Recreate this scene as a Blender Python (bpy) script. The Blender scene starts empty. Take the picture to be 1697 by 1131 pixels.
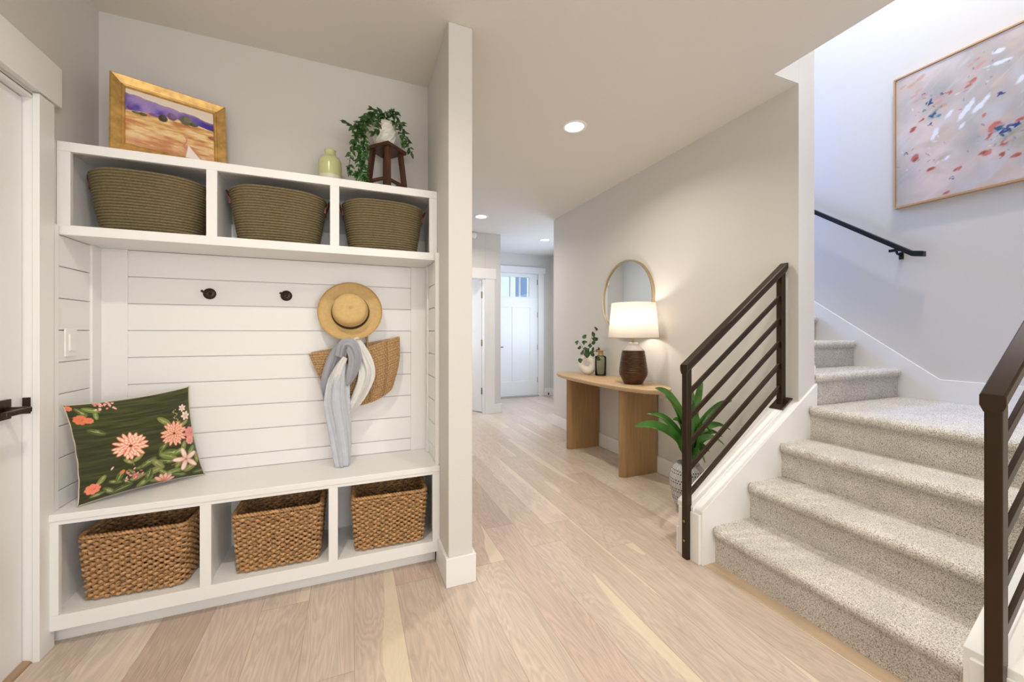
import bpy, bmesh, math, random
import numpy as np
from mathutils import Vector, Matrix
random.seed(7)
R = math.radians
S = bpy.context.scene
COL = S.collection

# ---------------------------------------------------------------- camera
cd = bpy.data.cameras.new('camera'); cam = bpy.data.objects.new('camera', cd); COL.objects.link(cam)
cd.sensor_width = 36.0; cd.lens = 36.0 * 654.0 / 1697.0
cd.shift_y = -13.5 / 1697.0; cd.clip_start = 0.02
cam.location = (0, 0, 1.23); cam.rotation_euler = (R(90), 0, -math.atan(266.0 / 654.0))
S.camera = cam
# ---------------------------------------------------------------- world and exposure
W = bpy.data.worlds.new('sky'); S.world = W; W.use_nodes = True
bg = W.node_tree.nodes['Background']
bg.inputs['Color'].default_value = (0.90, 0.94, 1.0, 1); bg.inputs['Strength'].default_value = 2.2
S.view_settings.view_transform = 'Standard'; S.view_settings.look = 'None'
S.view_settings.exposure = -0.30; S.view_settings.gamma = 1.0; S.view_settings.use_curve_mapping = False
def area(name, loc, size, power, color, rot=(0, 0, 0), shape='DISK', size_y=None, spread=180):
    l = bpy.data.lights.new(name, 'AREA'); l.shape = shape; l.size = size
    if size_y: l.size_y = size_y
    l.energy = power; l.color = color; l.spread = R(spread)
    o = bpy.data.objects.new(name, l); o.location = loc; o.rotation_euler = rot; COL.objects.link(o); return o
DAY = (0.80, 0.89, 1.0)
# daylight area lamps; all but the upstairs one serve unseen, added openings
area('added_rear_fill', (1.1, -3.35, 1.45), 3.0, 84, (1.0, 0.975, 0.94), (R(90), 0, 0), 'RECTANGLE', 2.1)  # general fill added behind the camera, at an invented window
area('added_foyer_fill', (3.6, 5.7, 1.5), 1.2, 30, (0.50, 0.68, 1.0), (0, R(90), 0), 'RECTANGLE', 1.2)  # blue fill added for the foyer, at an invented window out of view
area('added_stairwell_fill', (3.0, 1.9, 5.3), 1.1, 62, (0.72, 0.83, 1.0), (0, 0, 0), 'RECTANGLE', 2.2)  # cool fill added at the unseen top of the stairwell, no known skylight
area('daylight_upstairs_window', (3.05, 4.45, 3.3), 0.8, 130, (0.22, 0.40, 1.0), (R(60), 0, R(180)), 'RECTANGLE', 0.8)
area('added_side_room_fill', (0.50, 6.9, 1.5), 1.2, 34, (0.78, 0.86, 1.0), (0, R(-90), 0), 'RECTANGLE', 1.2)  # fill added to brighten the interior door, at an invented window

# ---------------------------------------------------------------- materials
def nodes(name):
    m = bpy.data.materials.new(name); m.use_nodes = True
    return m, m.node_tree, m.node_tree.nodes['Principled BSDF']
def link(t, a, b): t.links.new(a, b)
def mat(name, col, rough=0.5, metal=0.0, bump=0.0, bscale=80.0, var=0.0, vscale=6.0, spec=None, stretch=None, coat=0, trans=0):
    m, t, p = nodes(name)
    p.inputs['Base Color'].default_value = (*col, 1); p.inputs['Roughness'].default_value = rough
    p.inputs['Metallic'].default_value = metal
    if spec is not None: p.inputs['Specular IOR Level'].default_value = spec
    if coat: p.inputs['Coat Weight'].default_value = coat
    if trans: p.inputs['Transmission Weight'].default_value = trans
    tc = t.nodes.new('ShaderNodeTexCoord'); src = tc.outputs['Object']
    if stretch:
        mp = t.nodes.new('ShaderNodeMapping'); mp.inputs['Scale'].default_value = stretch
        link(t, src, mp.inputs['Vector']); src = mp.outputs['Vector']
    if var:
        n = t.nodes.new('ShaderNodeTexNoise'); n.inputs['Scale'].default_value = vscale; n.inputs['Detail'].default_value = 5
        link(t, src, n.inputs['Vector'])
        r = t.nodes.new('ShaderNodeValToRGB')
        r.color_ramp.elements[0].position = 0.3; r.color_ramp.elements[1].position = 0.7
        r.color_ramp.elements[0].color = (*[max(0, c * (1 - var)) for c in col], 1)
        r.color_ramp.elements[1].color = (*[min(1, c * (1 + var)) for c in col], 1)
        link(t, n.outputs['Fac'], r.inputs['Fac']); link(t, r.outputs['Color'], p.inputs['Base Color'])
    if bump:
        n = t.nodes.new('ShaderNodeTexNoise'); n.inputs['Scale'].default_value = bscale; n.inputs['Detail'].default_value = 3
        link(t, src, n.inputs['Vector'])
        b = t.nodes.new('ShaderNodeBump'); b.inputs['Strength'].default_value = bump; b.inputs['Distance'].default_value = 0.004
        link(t, n.outputs['Fac'], b.inputs['Height']); link(t, b.outputs['Normal'], p.inputs['Normal'])
    return m
def vmat(name, rough=0.7, bump=0.0, bscale=300.0, sheen=0):
    m, t, p = nodes(name); p.inputs['Roughness'].default_value = rough
    a = t.nodes.new('ShaderNodeVertexColor'); a.layer_name = 'paint'
    link(t, a.outputs['Color'], p.inputs['Base Color'])
    if sheen: p.inputs['Sheen Weight'].default_value = sheen
    if bump:
        tc = t.nodes.new('ShaderNodeTexCoord')
        n = t.nodes.new('ShaderNodeTexNoise'); n.inputs['Scale'].default_value = bscale
        link(t, tc.outputs['Object'], n.inputs['Vector'])
        b = t.nodes.new('ShaderNodeBump'); b.inputs['Strength'].default_value = bump; b.inputs['Distance'].default_value = 0.002
        link(t, n.outputs['Fac'], b.inputs['Height']); link(t, b.outputs['Normal'], p.inputs['Normal'])
    return m
def emis(name, col, s):
    m, t, p = nodes(name); p.inputs['Base Color'].default_value = (0, 0, 0, 1)
    p.inputs['Emission Color'].default_value = (*col, 1); p.inputs['Emission Strength'].default_value = s
    return m

WALL = mat('wall_paint', (0.66, 0.64, 0.605), 0.75, bump=0.12, bscale=160)
CEIL = mat('ceiling_paint', (0.74, 0.705, 0.65), 0.8, bump=0.15, bscale=110)
TRIM = mat('white_trim_paint', (0.83, 0.825, 0.81), 0.38)
DOORM = mat('white_door_paint', (0.84, 0.84, 0.835), 0.35)
BRONZE = mat('dark_bronze_metal', (0.045, 0.030, 0.020), 0.34, 0.75)
BRONZE2 = mat('bronze_railing_metal', (0.042, 0.025, 0.013), 0.28, 0.6)
BLACK = mat('black_metal', (0.012, 0.012, 0.013), 0.4, 0.5)
BRASS = mat('antique_brass', (0.30, 0.24, 0.10), 0.35, 1.0)
GOLDF = mat('gilded_wood', (0.62, 0.38, 0.12), 0.38, 0.55, var=0.25, vscale=30, bump=0.2, bscale=60)
MIRG = mat('brushed_gold_rim', (0.55, 0.43, 0.27), 0.3, 0.9)
MIRROR = mat('mirror_glass', (0.82, 0.86, 0.86), 0.01, 1.0)
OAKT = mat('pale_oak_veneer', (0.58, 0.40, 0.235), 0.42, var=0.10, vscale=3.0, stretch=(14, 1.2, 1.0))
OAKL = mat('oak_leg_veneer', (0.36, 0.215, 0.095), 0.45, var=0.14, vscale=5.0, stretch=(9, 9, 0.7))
OAKF = mat('oak_threshold', (0.60, 0.40, 0.25), 0.45, var=0.08, vscale=6.0, stretch=(10, 1, 1))
SHADE = None
CERW = mat('white_ceramic', (0.80, 0.77, 0.70), 0.35, bump=0.15, bscale=40)
CERG = mat('green_glazed_ceramic', (0.58, 0.60, 0.30), 0.18, var=0.06, vscale=9)
CERC = mat('cream_glazed_ceramic', (0.70, 0.68, 0.55), 0.2)
STOOLW = mat('dark_walnut_wood', (0.070, 0.026, 0.011), 0.30, var=0.45, vscale=9, stretch=(3, 3, 1))
LEAFD = mat('dark_green_leaf', (0.030, 0.095, 0.018), 0.34, var=0.6, vscale=40)
LEAFL = mat('bright_green_leaf', (0.065, 0.19, 0.030), 0.30, var=0.4, vscale=12, stretch=(1, 1, 0.3))
LEAFE = mat('eucalyptus_leaf', (0.045, 0.10, 0.03), 0.5, var=0.5, vscale=30)
STEM = mat('brown_stem', (0.09, 0.07, 0.03), 0.6)
SOIL = mat('dark_soil', (0.02, 0.014, 0.01), 0.9, bump=0.8, bscale=80)
LEATHER = mat('red_brown_leather', (0.17, 0.035, 0.022), 0.4)
STRAWH = mat('straw_hat_weave', (0.62, 0.42, 0.17), 0.62, bump=0.35, bscale=420, var=0.07, vscale=60)
RIBBON = mat('black_ribbon', (0.012, 0.011, 0.013), 0.6)
STRAWT = mat('raffia_straw', (0.50, 0.315, 0.155), 0.7, var=0.20, vscale=120, bump=0.3, bscale=260)
WICK = mat('seagrass_wicker', (0.47, 0.265, 0.115), 0.50, var=0.50, vscale=38, bump=0.5, bscale=240, stretch=(1, 1, 2.4))
WICKD = mat('wicker_stake', (0.52, 0.34, 0.17), 0.6)
ROPE = mat('grey_brown_rope', (0.185, 0.145, 0.070), 0.8, var=0.22, vscale=160, bump=0.5, bscale=330)
LBROWN = mat('brown_ribbed_ceramic', (0.075, 0.034, 0.012), 0.30, var=0.35, vscale=25, stretch=(1, 1, 3), metal=0.4)
LGREY = mat('matte_grey_ceramic', (0.36, 0.335, 0.31), 0.6)
PLAST = mat('white_plastic', (0.84, 0.84, 0.82), 0.3)
RUBBER = mat('black_rubber', (0.01, 0.01, 0.01), 0.6)

def floor_mat():
    m, t, p = nodes('wide_oak_planks'); N = t.nodes
    def math_(op, a, b=None, c=None):
        n = N.new('ShaderNodeMath'); n.operation = op
        for i, v in enumerate((a, b, c)):
            if v is None: continue
            if isinstance(v, (int, float)): n.inputs[i].default_value = v
            else: link(t, v, n.inputs[i])
        return n.outputs[0]
    def comb(x, y, z=0.0):
        n = N.new('ShaderNodeCombineXYZ')
        for i, v in enumerate((x, y, z)):
            if isinstance(v, (int, float)): n.inputs[i].default_value = v
            else: link(t, v, n.inputs[i])
        return n.outputs[0]
    geo = N.new('ShaderNodeNewGeometry'); sp = N.new('ShaderNodeSeparateXYZ'); link(t, geo.outputs['Position'], sp.inputs[0])
    x, y = sp.outputs[0], sp.outputs[1]
    px = math_('DIVIDE', math_('ADD', x, 10.06), 0.19); row = math_('FLOOR', px); fx = math_('FRACT', px)
    wn = N.new('ShaderNodeTexWhiteNoise'); wn.noise_dimensions = '1D'; link(t, row, wn.inputs['W'])
    py = math_('ADD', math_('DIVIDE', math_('ADD', y, 20.0), 1.75), math_('MULTIPLY', wn.outputs['Value'], 7.3))
    seg = math_('FLOOR', py); fy = math_('FRACT', py)
    wid = N.new('ShaderNodeTexWhiteNoise'); wid.noise_dimensions = '2D'; link(t, comb(row, seg), wid.inputs['Vector'])
    idv = wid.outputs['Value']
    # per plank tone
    ramp = N.new('ShaderNodeValToRGB'); e = ramp.color_ramp.elements
    e[0].position = 0.0; e[0].color = (0.50, 0.385, 0.305, 1); e[1].position = 1.0; e[1].color = (0.66, 0.57, 0.485, 1)
    for pos, c in ((0.25, (0.60, 0.50, 0.41)), (0.5, (0.55, 0.445, 0.36)), (0.75, (0.65, 0.55, 0.46)), (0.9, (0.57, 0.425, 0.35))):
        q = e.new(pos); q.color = (*c, 1)
    link(t, idv, ramp.inputs['Fac'])
    # long grain, shifted per plank
    gx = math_('ADD', math_('MULTIPLY', x, 9.0), math_('MULTIPLY', idv, 91.0)); gy = math_('MULTIPLY', y, 1.1)
    n1 = N.new('ShaderNodeTexNoise'); n1.inputs['Scale'].default_value = 1.0; n1.inputs['Detail'].default_value = 3; n1.inputs['Distortion'].default_value = 0.6
    link(t, comb(gx, gy, math_('MULTIPLY', idv, 13.0)), n1.inputs['Vector'])
    ring = math_('FRACT', math_('MULTIPLY', n1.outputs['Fac'], 17.0))
    ring = math_('ABSOLUTE', math_('SUBTRACT', ring, 0.5))
    n2 = N.new('ShaderNodeTexNoise'); n2.inputs['Scale'].default_value = 1.0; n2.inputs['Detail'].default_value = 4
    link(t, comb(math_('MULTIPLY', x, 160.0), math_('MULTIPLY', y, 5.0), idv), n2.inputs['Vector'])
    # sapwood streak near one edge of some planks
    n3 = N.new('ShaderNodeTexNoise'); n3.inputs['Scale'].default_value = 1.0; n3.inputs['Detail'].default_value = 1
    link(t, comb(math_('MULTIPLY', x, 5.0), math_('MULTIPLY', y, 0.5), math_('MULTIPLY', idv, 40.0)), n3.inputs['Vector'])
    fac = math_('ADD', math_('MULTIPLY', ring, 0.36), math_('MULTIPLY', n2.outputs['Fac'], 0.34))
    fac = math_('ADD', math_('ADD', fac, 0.745), math_('MULTIPLY', math_('SUBTRACT', n3.outputs['Fac'], 0.5), 0.25))
    mul = N.new('ShaderNodeVectorMath'); mul.operation = 'SCALE'
    link(t, ramp.outputs['Color'], mul.inputs[0]); link(t, fac, mul.inputs['Scale'])
    sap = math_('GREATER_THAN', math_('ADD', n3.outputs['Fac'], math_('MULTIPLY', math_('SUBTRACT', fx, 0.5), 0.30)), 0.715)
    mx = N.new('ShaderNodeMix'); mx.data_type = 'RGBA'; link(t, math_('MULTIPLY', sap, 0.7), mx.inputs['Factor'])
    link(t, mul.outputs[0], mx.inputs[6]); mx.inputs[7].default_value = (0.74, 0.64, 0.49, 1)
    # knots
    vo = N.new('ShaderNodeTexVoronoi'); vo.inputs['Scale'].default_value = 1.0
    link(t, comb(math_('MULTIPLY', x, 2.6), math_('MULTIPLY', y, 1.5), 0.0), vo.inputs['Vector'])
    kn = math_('LESS_THAN', math_('ADD', vo.outputs['Distance'], math_('MULTIPLY', n2.outputs['Fac'], 0.05)), 0.075)
    kx = N.new('ShaderNodeMix'); kx.data_type = 'RGBA'; link(t, math_('MULTIPLY', kn, 0.6), kx.inputs['Factor'])
    link(t, mx.outputs[2], kx.inputs[6]); kx.inputs[7].default_value = (0.20, 0.12, 0.08, 1)
    # seams
    ex = math_('MINIMUM', fx, math_('SUBTRACT', 1.0, fx)); sx = math_('LESS_THAN', ex, 0.0075)
    ey = math_('MINIMUM', fy, math_('SUBTRACT', 1.0, fy)); sy = math_('LESS_THAN', ey, 0.0008)
    seam = math_('MAXIMUM', sx, sy)
    sm = N.new('ShaderNodeMix'); sm.data_type = 'RGBA'; link(t, math_('MULTIPLY', seam, 0.55), sm.inputs['Factor'])
    link(t, kx.outputs[2], sm.inputs[6]); sm.inputs[7].default_value = (0.30, 0.21, 0.14, 1)
    link(t, sm.outputs[2], p.inputs['Base Color'])
    p.inputs['Roughness'].default_value = 0.30; p.inputs['Specular IOR Level'].default_value = 0.45
    b = N.new('ShaderNodeBump'); b.inputs['Strength'].default_value = 0.15; b.inputs['Distance'].default_value = 0.002
    link(t, math_('SUBTRACT', n2.outputs['Fac'], seam), b.inputs['Height']); link(t, b.outputs['Normal'], p.inputs['Normal'])
    return m
FLOORM = floor_mat()
def carpet_mat():
    m, t, p = nodes('speckled_carpet'); N = t.nodes
    tc = N.new('ShaderNodeTexCoord')
    n = N.new('ShaderNodeTexNoise'); n.inputs['Scale'].default_value = 260; n.inputs['Detail'].default_value = 2
    n2 = N.new('ShaderNodeTexNoise'); n2.inputs['Scale'].default_value = 7; n2.inputs['Detail'].default_value = 3
    link(t, tc.outputs['Object'], n.inputs['Vector']); link(t, tc.outputs['Object'], n2.inputs['Vector'])
    r = N.new('ShaderNodeValToRGB'); e = r.color_ramp.elements
    e[0].position = 0.34; e[0].color = (0.24, 0.20, 0.16, 1); e[1].position = 0.60; e[1].color = (0.76, 0.72, 0.66, 1)
    q = e.new(0.46); q.color = (0.56, 0.515, 0.455, 1)
    link(t, n.outputs['Fac'], r.inputs['Fac'])
    sc = N.new('ShaderNodeMath'); sc.operation = 'MULTIPLY_ADD'; link(t, n2.outputs['Fac'], sc.inputs[0]); sc.inputs[1].default_value = 0.35; sc.inputs[2].default_value = 0.85
    v = N.new('ShaderNodeVectorMath'); v.operation = 'SCALE'; link(t, r.outputs['Color'], v.inputs[0]); link(t, sc.outputs[0], v.inputs['Scale'])
    link(t, v.outputs[0], p.inputs['Base Color']); p.inputs['Roughness'].default_value = 0.95; p.inputs['Sheen Weight'].default_value = 0.25
    b = N.new('ShaderNodeBump'); b.inputs['Strength'].default_value = 0.8; b.inputs['Distance'].default_value = 0.005
    link(t, n.outputs['Fac'], b.inputs['Height']); link(t, b.outputs['Normal'], p.inputs['Normal'])
    return m
CARPET = carpet_mat()
def shade_mat():
    m, t, p = nodes('lamp_linen'); p.inputs['Base Color'].default_value = (0.86, 0.82, 0.76, 1); p.inputs['Roughness'].default_value = 0.9
    tr = t.nodes.new('ShaderNodeBsdfTranslucent'); tr.inputs['Color'].default_value = (0.92, 0.89, 0.85, 1)
    mx = t.nodes.new('ShaderNodeMixShader'); mx.inputs[0].default_value = 0.55
    link(t, p.outputs[0], mx.inputs[1]); link(t, tr.outputs[0], mx.inputs[2])
    link(t, mx.outputs[0], t.nodes['Material Output'].inputs['Surface']); return m
SHADE = shade_mat()
def glass_mat(name, col, rough=0.0, thin=True):
    m, t, p = nodes(name)
    g = t.nodes.new('ShaderNodeBsdfGlossy'); g.inputs['Roughness'].default_value = 0.05
    tr = t.nodes.new('ShaderNodeBsdfTransparent'); tr.inputs['Color'].default_value = (*col, 1)
    fr = t.nodes.new('ShaderNodeFresnel'); fr.inputs['IOR'].default_value = 1.35
    mx = t.nodes.new('ShaderNodeMixShader'); link(t, fr.outputs[0], mx.inputs[0])
    link(t, tr.outputs[0], mx.inputs[1]); link(t, g.outputs[0], mx.inputs[2])
    link(t, mx.outputs[0], t.nodes['Material Output'].inputs['Surface']); return m
PANE = glass_mat('clear_window_glass', (0.9, 0.95, 1.0))
SMOKE = glass_mat('smoked_green_glass', (0.84, 0.85, 0.76))

# ---------------------------------------------------------------- mesh helpers
class B:
    def __init__(s): s.v = []; s.f = []; s.c = None; s.sm = []
    def add(s, vs, fs, smooth=False):
        o = len(s.v); s.v += [tuple(map(float, p)) for p in vs]
        s.f += [tuple(i + o for i in f) for f in fs]; s.sm += [smooth] * len(fs); return s
    def box(s, x0, x1, y0, y1, z0, z1):
        v = [(x, y, z) for x in (x0, x1) for y in (y0, y1) for z in (z0, z1)]
        return s.add(v, [(0, 1, 3, 2), (4, 6, 7, 5), (0, 4, 5, 1), (2, 3, 7, 6), (0, 2, 6, 4), (1, 5, 7, 3)])
    def prism(s, poly, axis, a, b):          # polygon given in the two other axes, extruded along axis
        def P(u, w, t):
            return (t, u, w) if axis == 'x' else ((u, t, w) if axis == 'y' else (u, w, t))
        n = len(poly); v = [P(u, w, a) for u, w in poly] + [P(u, w, b) for u, w in poly]
        f = [tuple(range(n)), tuple(range(2 * n - 1, n - 1, -1))] + [(i, (i + 1) % n, (i + 1) % n + n, i + n) for i in range(n)]
        return s.add(v, f)
    def grid(s, P, closed_u=False, closed_v=False, smooth=True):   # P[i][j]
        n, m = len(P), len(P[0]); v = [p for r in P for p in r]; f = []
        for i in range(n if closed_u else n - 1):
            for j in range(m if closed_v else m - 1):
                a = i * m + j; b = i * m + (j + 1) % m; c = ((i + 1) % n) * m + (j + 1) % m; d = ((i + 1) % n) * m + j
                f.append((a, b, c, d))
        return s.add(v, f, smooth)
    def lathe(s, prof, n=40, c=(0, 0, 0), smooth=True, sx=1, sy=1, cap=False):
        P = [[(c[0] + r * math.cos(2 * math.pi * j / n) * sx, c[1] + r * math.sin(2 * math.pi * j / n) * sy, c[2] + z) for j in range(n)] for r, z in prof]
        return s.grid(P, closed_v=True, smooth=smooth)
    def tube(s, pts, r, n=8, cap=True, flat=1.0, closed=False):
        pts = [Vector(p) for p in pts]; rr = r if isinstance(r, (list, tuple)) else [r] * len(pts)
        P = []; up = Vector((0, 0, 1)); prev = None; L = len(pts)
        for i, p in enumerate(pts):
            if closed: t = pts[(i + 1) % L] - pts[i - 1]
            else: t = pts[min(i + 1, L - 1)] - pts[max(i - 1, 0)]
            t.normalize()
            if prev is None:
                a = t.cross(up)
                if a.length < 1e-3: a = t.cross(Vector((0, 1, 0)))
            else:
                a = prev - t * prev.dot(t)
            a.normalize(); prev = a; b = t.cross(a)
            P.append([tuple(p + (a * math.cos(2 * math.pi * k / n) + b * math.sin(2 * math.pi * k / n) * flat) * rr[i]) for k in range(n)])
        o = len(s.v); s.grid(P, closed_u=closed, closed_v=True)
        if cap and not closed:
            s.f.append(tuple(range(o + n - 1, o - 1, -1))); s.f.append(tuple(range(o + (L - 1) * n, o + L * n))); s.sm += [False, False]
        return s
    def bar(s, a, b, w, h, up=(0, 0, 1), cut=None):   # square bar from a to b
        a, b = Vector(a), Vector(b); t = (b - a).normalized(); side = t.cross(Vector(up)).normalized(); u = side.cross(t)
        v = []
        for p in (a, b):
            for (i, j) in ((-1, -1), (1, -1), (1, 1), (-1, 1)): v.append(p + side * (i * w / 2) + u * (j * h / 2))
        return s.add(v, [(0, 1, 2, 3), (7, 6, 5, 4), (0, 4, 5, 1), (1, 5, 6, 2), (2, 6, 7, 3), (3, 7, 4, 0)])
    def mesh(s, name, m, off=(0, 0, 0), colors=None):
        me = bpy.data.meshes.new(name)
        vs = [(x - off[0], y - off[1], z - off[2]) for x, y, z in s.v]
        me.from_pydata(vs, [], s.f); me.update()
        me.polygons.foreach_set('use_smooth', s.sm)
        bm = bmesh.new(); bm.from_mesh(me); bmesh.ops.recalc_face_normals(bm, faces=bm.faces); bm.to_mesh(me); bm.free()
        if colors is not None:
            a = me.color_attributes.new('paint', 'FLOAT_COLOR', 'POINT')
            arr = np.ones((len(vs), 4), 'f'); arr[:, :3] = colors; a.data.foreach_set('color', arr.ravel())
        me.materials.append(m); return me
def obj(name, b, m, root=None, local=False, bev=0, off=None, colors=None, label=None, mats=None):
    """one mesh object; world coordinates unless local (then in the root's own frame)"""
    o0 = (0, 0, 0) if (root is None or local) else tuple(root.matrix_world.translation if root.parent is None else root.parent.location)
    if root is not None and not local and root.parent is None: o0 = tuple(root.location)
    if off is not None: o0 = off
    me = b.mesh(name, m, o0, colors)
    o = bpy.data.objects.new(name, me); COL.objects.link(o)
    if root is not None: o.parent = root
    if off is not None and root is None: o.location = off
    if bev:
        md = o.modifiers.new('bevel', 'BEVEL'); md.width = bev; md.segments = 2; md.limit_method = 'ANGLE'; md.angle_limit = R(40)
    if label: o['label'] = label
    return o
def tag(o, label, cat, group=None):
    o['label'] = label; o['category'] = cat
    if group: o['group'] = group
    return o
def thing(name, label, cat, loc=(0, 0, 0), rz=0, group=None):
    o = bpy.data.objects.new(name, None); COL.objects.link(o); o.location = loc; o.rotation_euler = (0, 0, rz); o.empty_display_size = 0.05
    return tag(o, label, cat, group)
def struct(name, b, m, bev=0, parent=None):
    o = obj(name, b, m, parent, local=True, bev=bev)
    if parent is None: o['kind'] = 'structure'
    return o
def dup(root, loc, rz, label):
    r = root.copy(); COL.objects.link(r); r.location = loc; r.rotation_euler = (0, 0, rz); r['label'] = label
    for ch in list(root.children):
        c = ch.copy(); COL.objects.link(c); c.parent = r
        for g in ch.children:
            d = g.copy(); COL.objects.link(d); d.parent = c
    return r

CH = 2.743
# ================================================================ SETTING
struct('floor', B().box(-3.0, 4.2, -3.7, 5.80, -0.1, 0).box(0.5, 3.9, 5.80, 7.15, -0.1, 0), FLOORM)
# ceilings (one slab with the stairwell left open)
cb = B()
cb.box(-3.0, 2.29, -3.7, 7.15, CH, CH + 0.3); 
cb.box(2.29, 2.51, 1.70, 7.15, CH, CH + 0.3); cb.box(2.29, 2.51, 1.56, 1.70, CH, CH + 0.004); cb.box(2.51, 3.9, 4.69, 7.15, CH, CH + 0.3); cb.box(2.29, 4.2, -3.7, 0.33, CH, CH + 0.3)
struct('ceiling', cb, CEIL)
struct('ceiling_stairwell', B().box(2.17, 3.72, 0.33, 0.9, 5.4, 5.5).box(2.17, 3.72, 3.0, 5.1, 5.4, 5.5).box(2.17, 2.4, 0.9, 3.0, 5.4, 5.5).box(3.55, 3.72, 0.9, 3.0, 5.4, 5.5), CEIL)  # roof opening is an unseen addition that lets sky light in
XL = -1.10
struct('wall_left', B().box(XL - .14, XL, -3.7, 1.10, 0, CH).box(XL - .14, XL, 2.05, 2.57, 0, CH).box(XL - .14, XL, 1.10, 2.05, 2.115, CH), WALL)
struct('wall_niche_back', B().box(XL, 0.436, 2.45, 2.57, 0, CH), WALL)
struct('wall_partition', B().box(0.436, 0.556, 1.889, 5.70, 0, CH), WALL, bev=0.004)
struct('wall_hall_end', B().box(0.556, 1.04, 5.70, 5.82, 0, CH).box(1.88, 2.13, 5.70, 5.82, 0, CH).box(1.04, 1.88, 5.70, 5.82, 2.06, CH), WALL, bev=0.003)
struct('wall_foyer_left', B().box(2.01, 2.13, 5.82, 6.95, 0, CH), WALL)
struct('wall_front', B().box(2.01, 2.44, 6.95, 7.10, 0, CH).box(3.395, 3.80, 6.95, 7.10, 0, CH).box(2.44, 3.395, 6.95, 7.10, 2.385, CH), WALL)
struct('wall_foyer_right', B().box(3.66, 3.80, 4.69, 5.10, 0, CH).box(3.66, 3.80, 6.3, 6.95, 0, CH).box(3.66, 3.80, 5.1, 6.3, 0, .9).box(3.66, 3.80, 5.1, 6.3, 2.1, CH), WALL)  # window gap added out of view to light the foyer
struct('wall_console', B().box(2.51, 2.66, 1.56, 4.69, 0, 5.4).box(2.66, 3.66, 4.55, 4.69, 0, 5.4), WALL, bev=0.003)
struct('wall_stairwell_upper', B().box(2.29, 2.51, 1.56, 1.70, CH + .004, 5.4).box(2.15, 2.29, 0.45, 1.70, CH + .3, 5.4).box(2.29, 3.60, 0.33, 0.45, CH + .0, 5.4), WALL)
struct('wall_stair_right', B().box(3.60, 3.72, 0.33, 5.1, 0, 5.4), WALL)
struct('wall_stair_near', B().box(2.45, 3.60, 0.33, 0.45, 0, CH), WALL)
struct('wall_rear', B().box(-3, -0.5, -3.7, -3.5, 0, CH).box(2.7, 4.2, -3.7, -3.5, 0, CH).box(-.5, 2.7, -3.7, -3.5, 0, .35).box(-.5, 2.7, -3.7, -3.5, 2.45, CH), WALL)  # unseen window gap added so that daylight reaches the room
struct('wall_right', B().box(3.0, 3.14, -3.5, 0.33, 0, CH), WALL)
struct('wall_side_room', B().box(0.4, 0.52, 5.82, 6.25, 0, CH).box(0.4, 0.52, 7.55, 8.6, 0, CH).box(0.4, 0.52, 6.25, 7.55, 0, .85).box(0.4, 0.52, 6.25, 7.55, 2.15, CH).box(0.4, 2.13, 8.6, 8.7, 0, CH).box(0.4, 2.01, 5.82, 8.7, CH, CH + .1), WALL)  # unseen window gap added to go with the fill light here
struct('floor_side_room', B().box(0.4, 2.01, 5.80, 8.7, -0.02, 0.0005), FLOORM)
# ---- baseboards
def bb(name, b): return struct(name, b, TRIM, bev=0.003)
bb('baseboard_column', B().box(0.421, 0.571, 1.874, 1.889, 0, .14).box(0.421, 0.436, 1.889, 2.12, 0, .14).box(0.556, 0.571, 1.889, 5.7, 0, .14))
bb('baseboard_console', B().box(2.495, 2.51, 1.705, 4.69, 0, .14).box(2.495, 2.65, 4.69, 4.705, 0, .14))
bb('baseboard_hall_end', B().box(2.025, 2.13, 5.685, 5.70, 0, .14).box(2.13, 2.145, 5.685, 6.95, 0, .14))
bb('baseboard_front', B().box(3.50, 3.66, 6.935, 6.95, 0, .14).box(3.645, 3.66, 6.3, 6.95, 0, .14))

# ================================================================ LEFT DOOR
d1 = struct('door_1', B().box(XL - .068, XL - .032, 1.145, 2.032, 0.012, 2.10), DOORM, bev=0.002)
fr = B()   # raised stiles and rails of the shaker door
for y0, y1, z0, z1 in ((1.145, 1.26, .012, 2.10), (1.915, 2.032, .012, 2.10), (1.26, 1.915, 1.98, 2.10), (1.26, 1.915, .012, .25), (1.26, 1.915, 1.30, 1.42)):
    fr.box(XL - .034, XL - .028, y0, y1, z0, z1)
o = obj('door_frame_rail', fr, DOORM, d1, local=True, bev=0.0015)
h = B(); h.box(XL - .030, XL - .020, 1.908, 1.972, .925, .995)
o = obj('handle_rosette', h, BRONZE, d1, local=True, bev=0.002, label='square dark bronze handle plate')
h = B(); h.tube([(XL - .02, 1.94, .96), (XL + .035, 1.94, .96)], 0.010, 12)
h.box(XL + .026, XL + .042, 1.845, 1.957, .948, .966)
obj('door_handle', h, BRONZE, d1, local=True, bev=0.003, label='dark bronze lever handle')
struct('trim_1', B().box(XL - .14, XL, 2.036, 2.05, 0, 2.115).box(XL - .14, XL, 1.10, 1.13, 0, 2.115).box(XL - .14, XL, 1.10, 2.05, 2.105, 2.12)
       .box(XL - .09, XL - .072, 2.02, 2.036, 0, 2.105), TRIM, bev=0.002)
struct('trim_2', B().box(XL, XL + .02, 2.031, 2.113, 0, 2.125), TRIM, bev=0.002)
struct('trim_3', B().box(XL, XL + .026, .98, 2.145, 2.13, 2.285).box(XL, XL + .02, 1.04, 1.125, 0, 2.13), TRIM, bev=0.002)
st = obj('strike_plate', B().box(XL - .028, XL - .006, 2.034, 2.0375, .93, .99), BRONZE, bpy.data.objects['trim_1'], local=True, bev=0.0005)
th = B(); th.tube([(XL - .045, 1.13, 0.001), (XL - .045, 2.036, 0.001)], 0.042, 20, flat=0.36)
struct('trim_4', th, OAKF)

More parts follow.
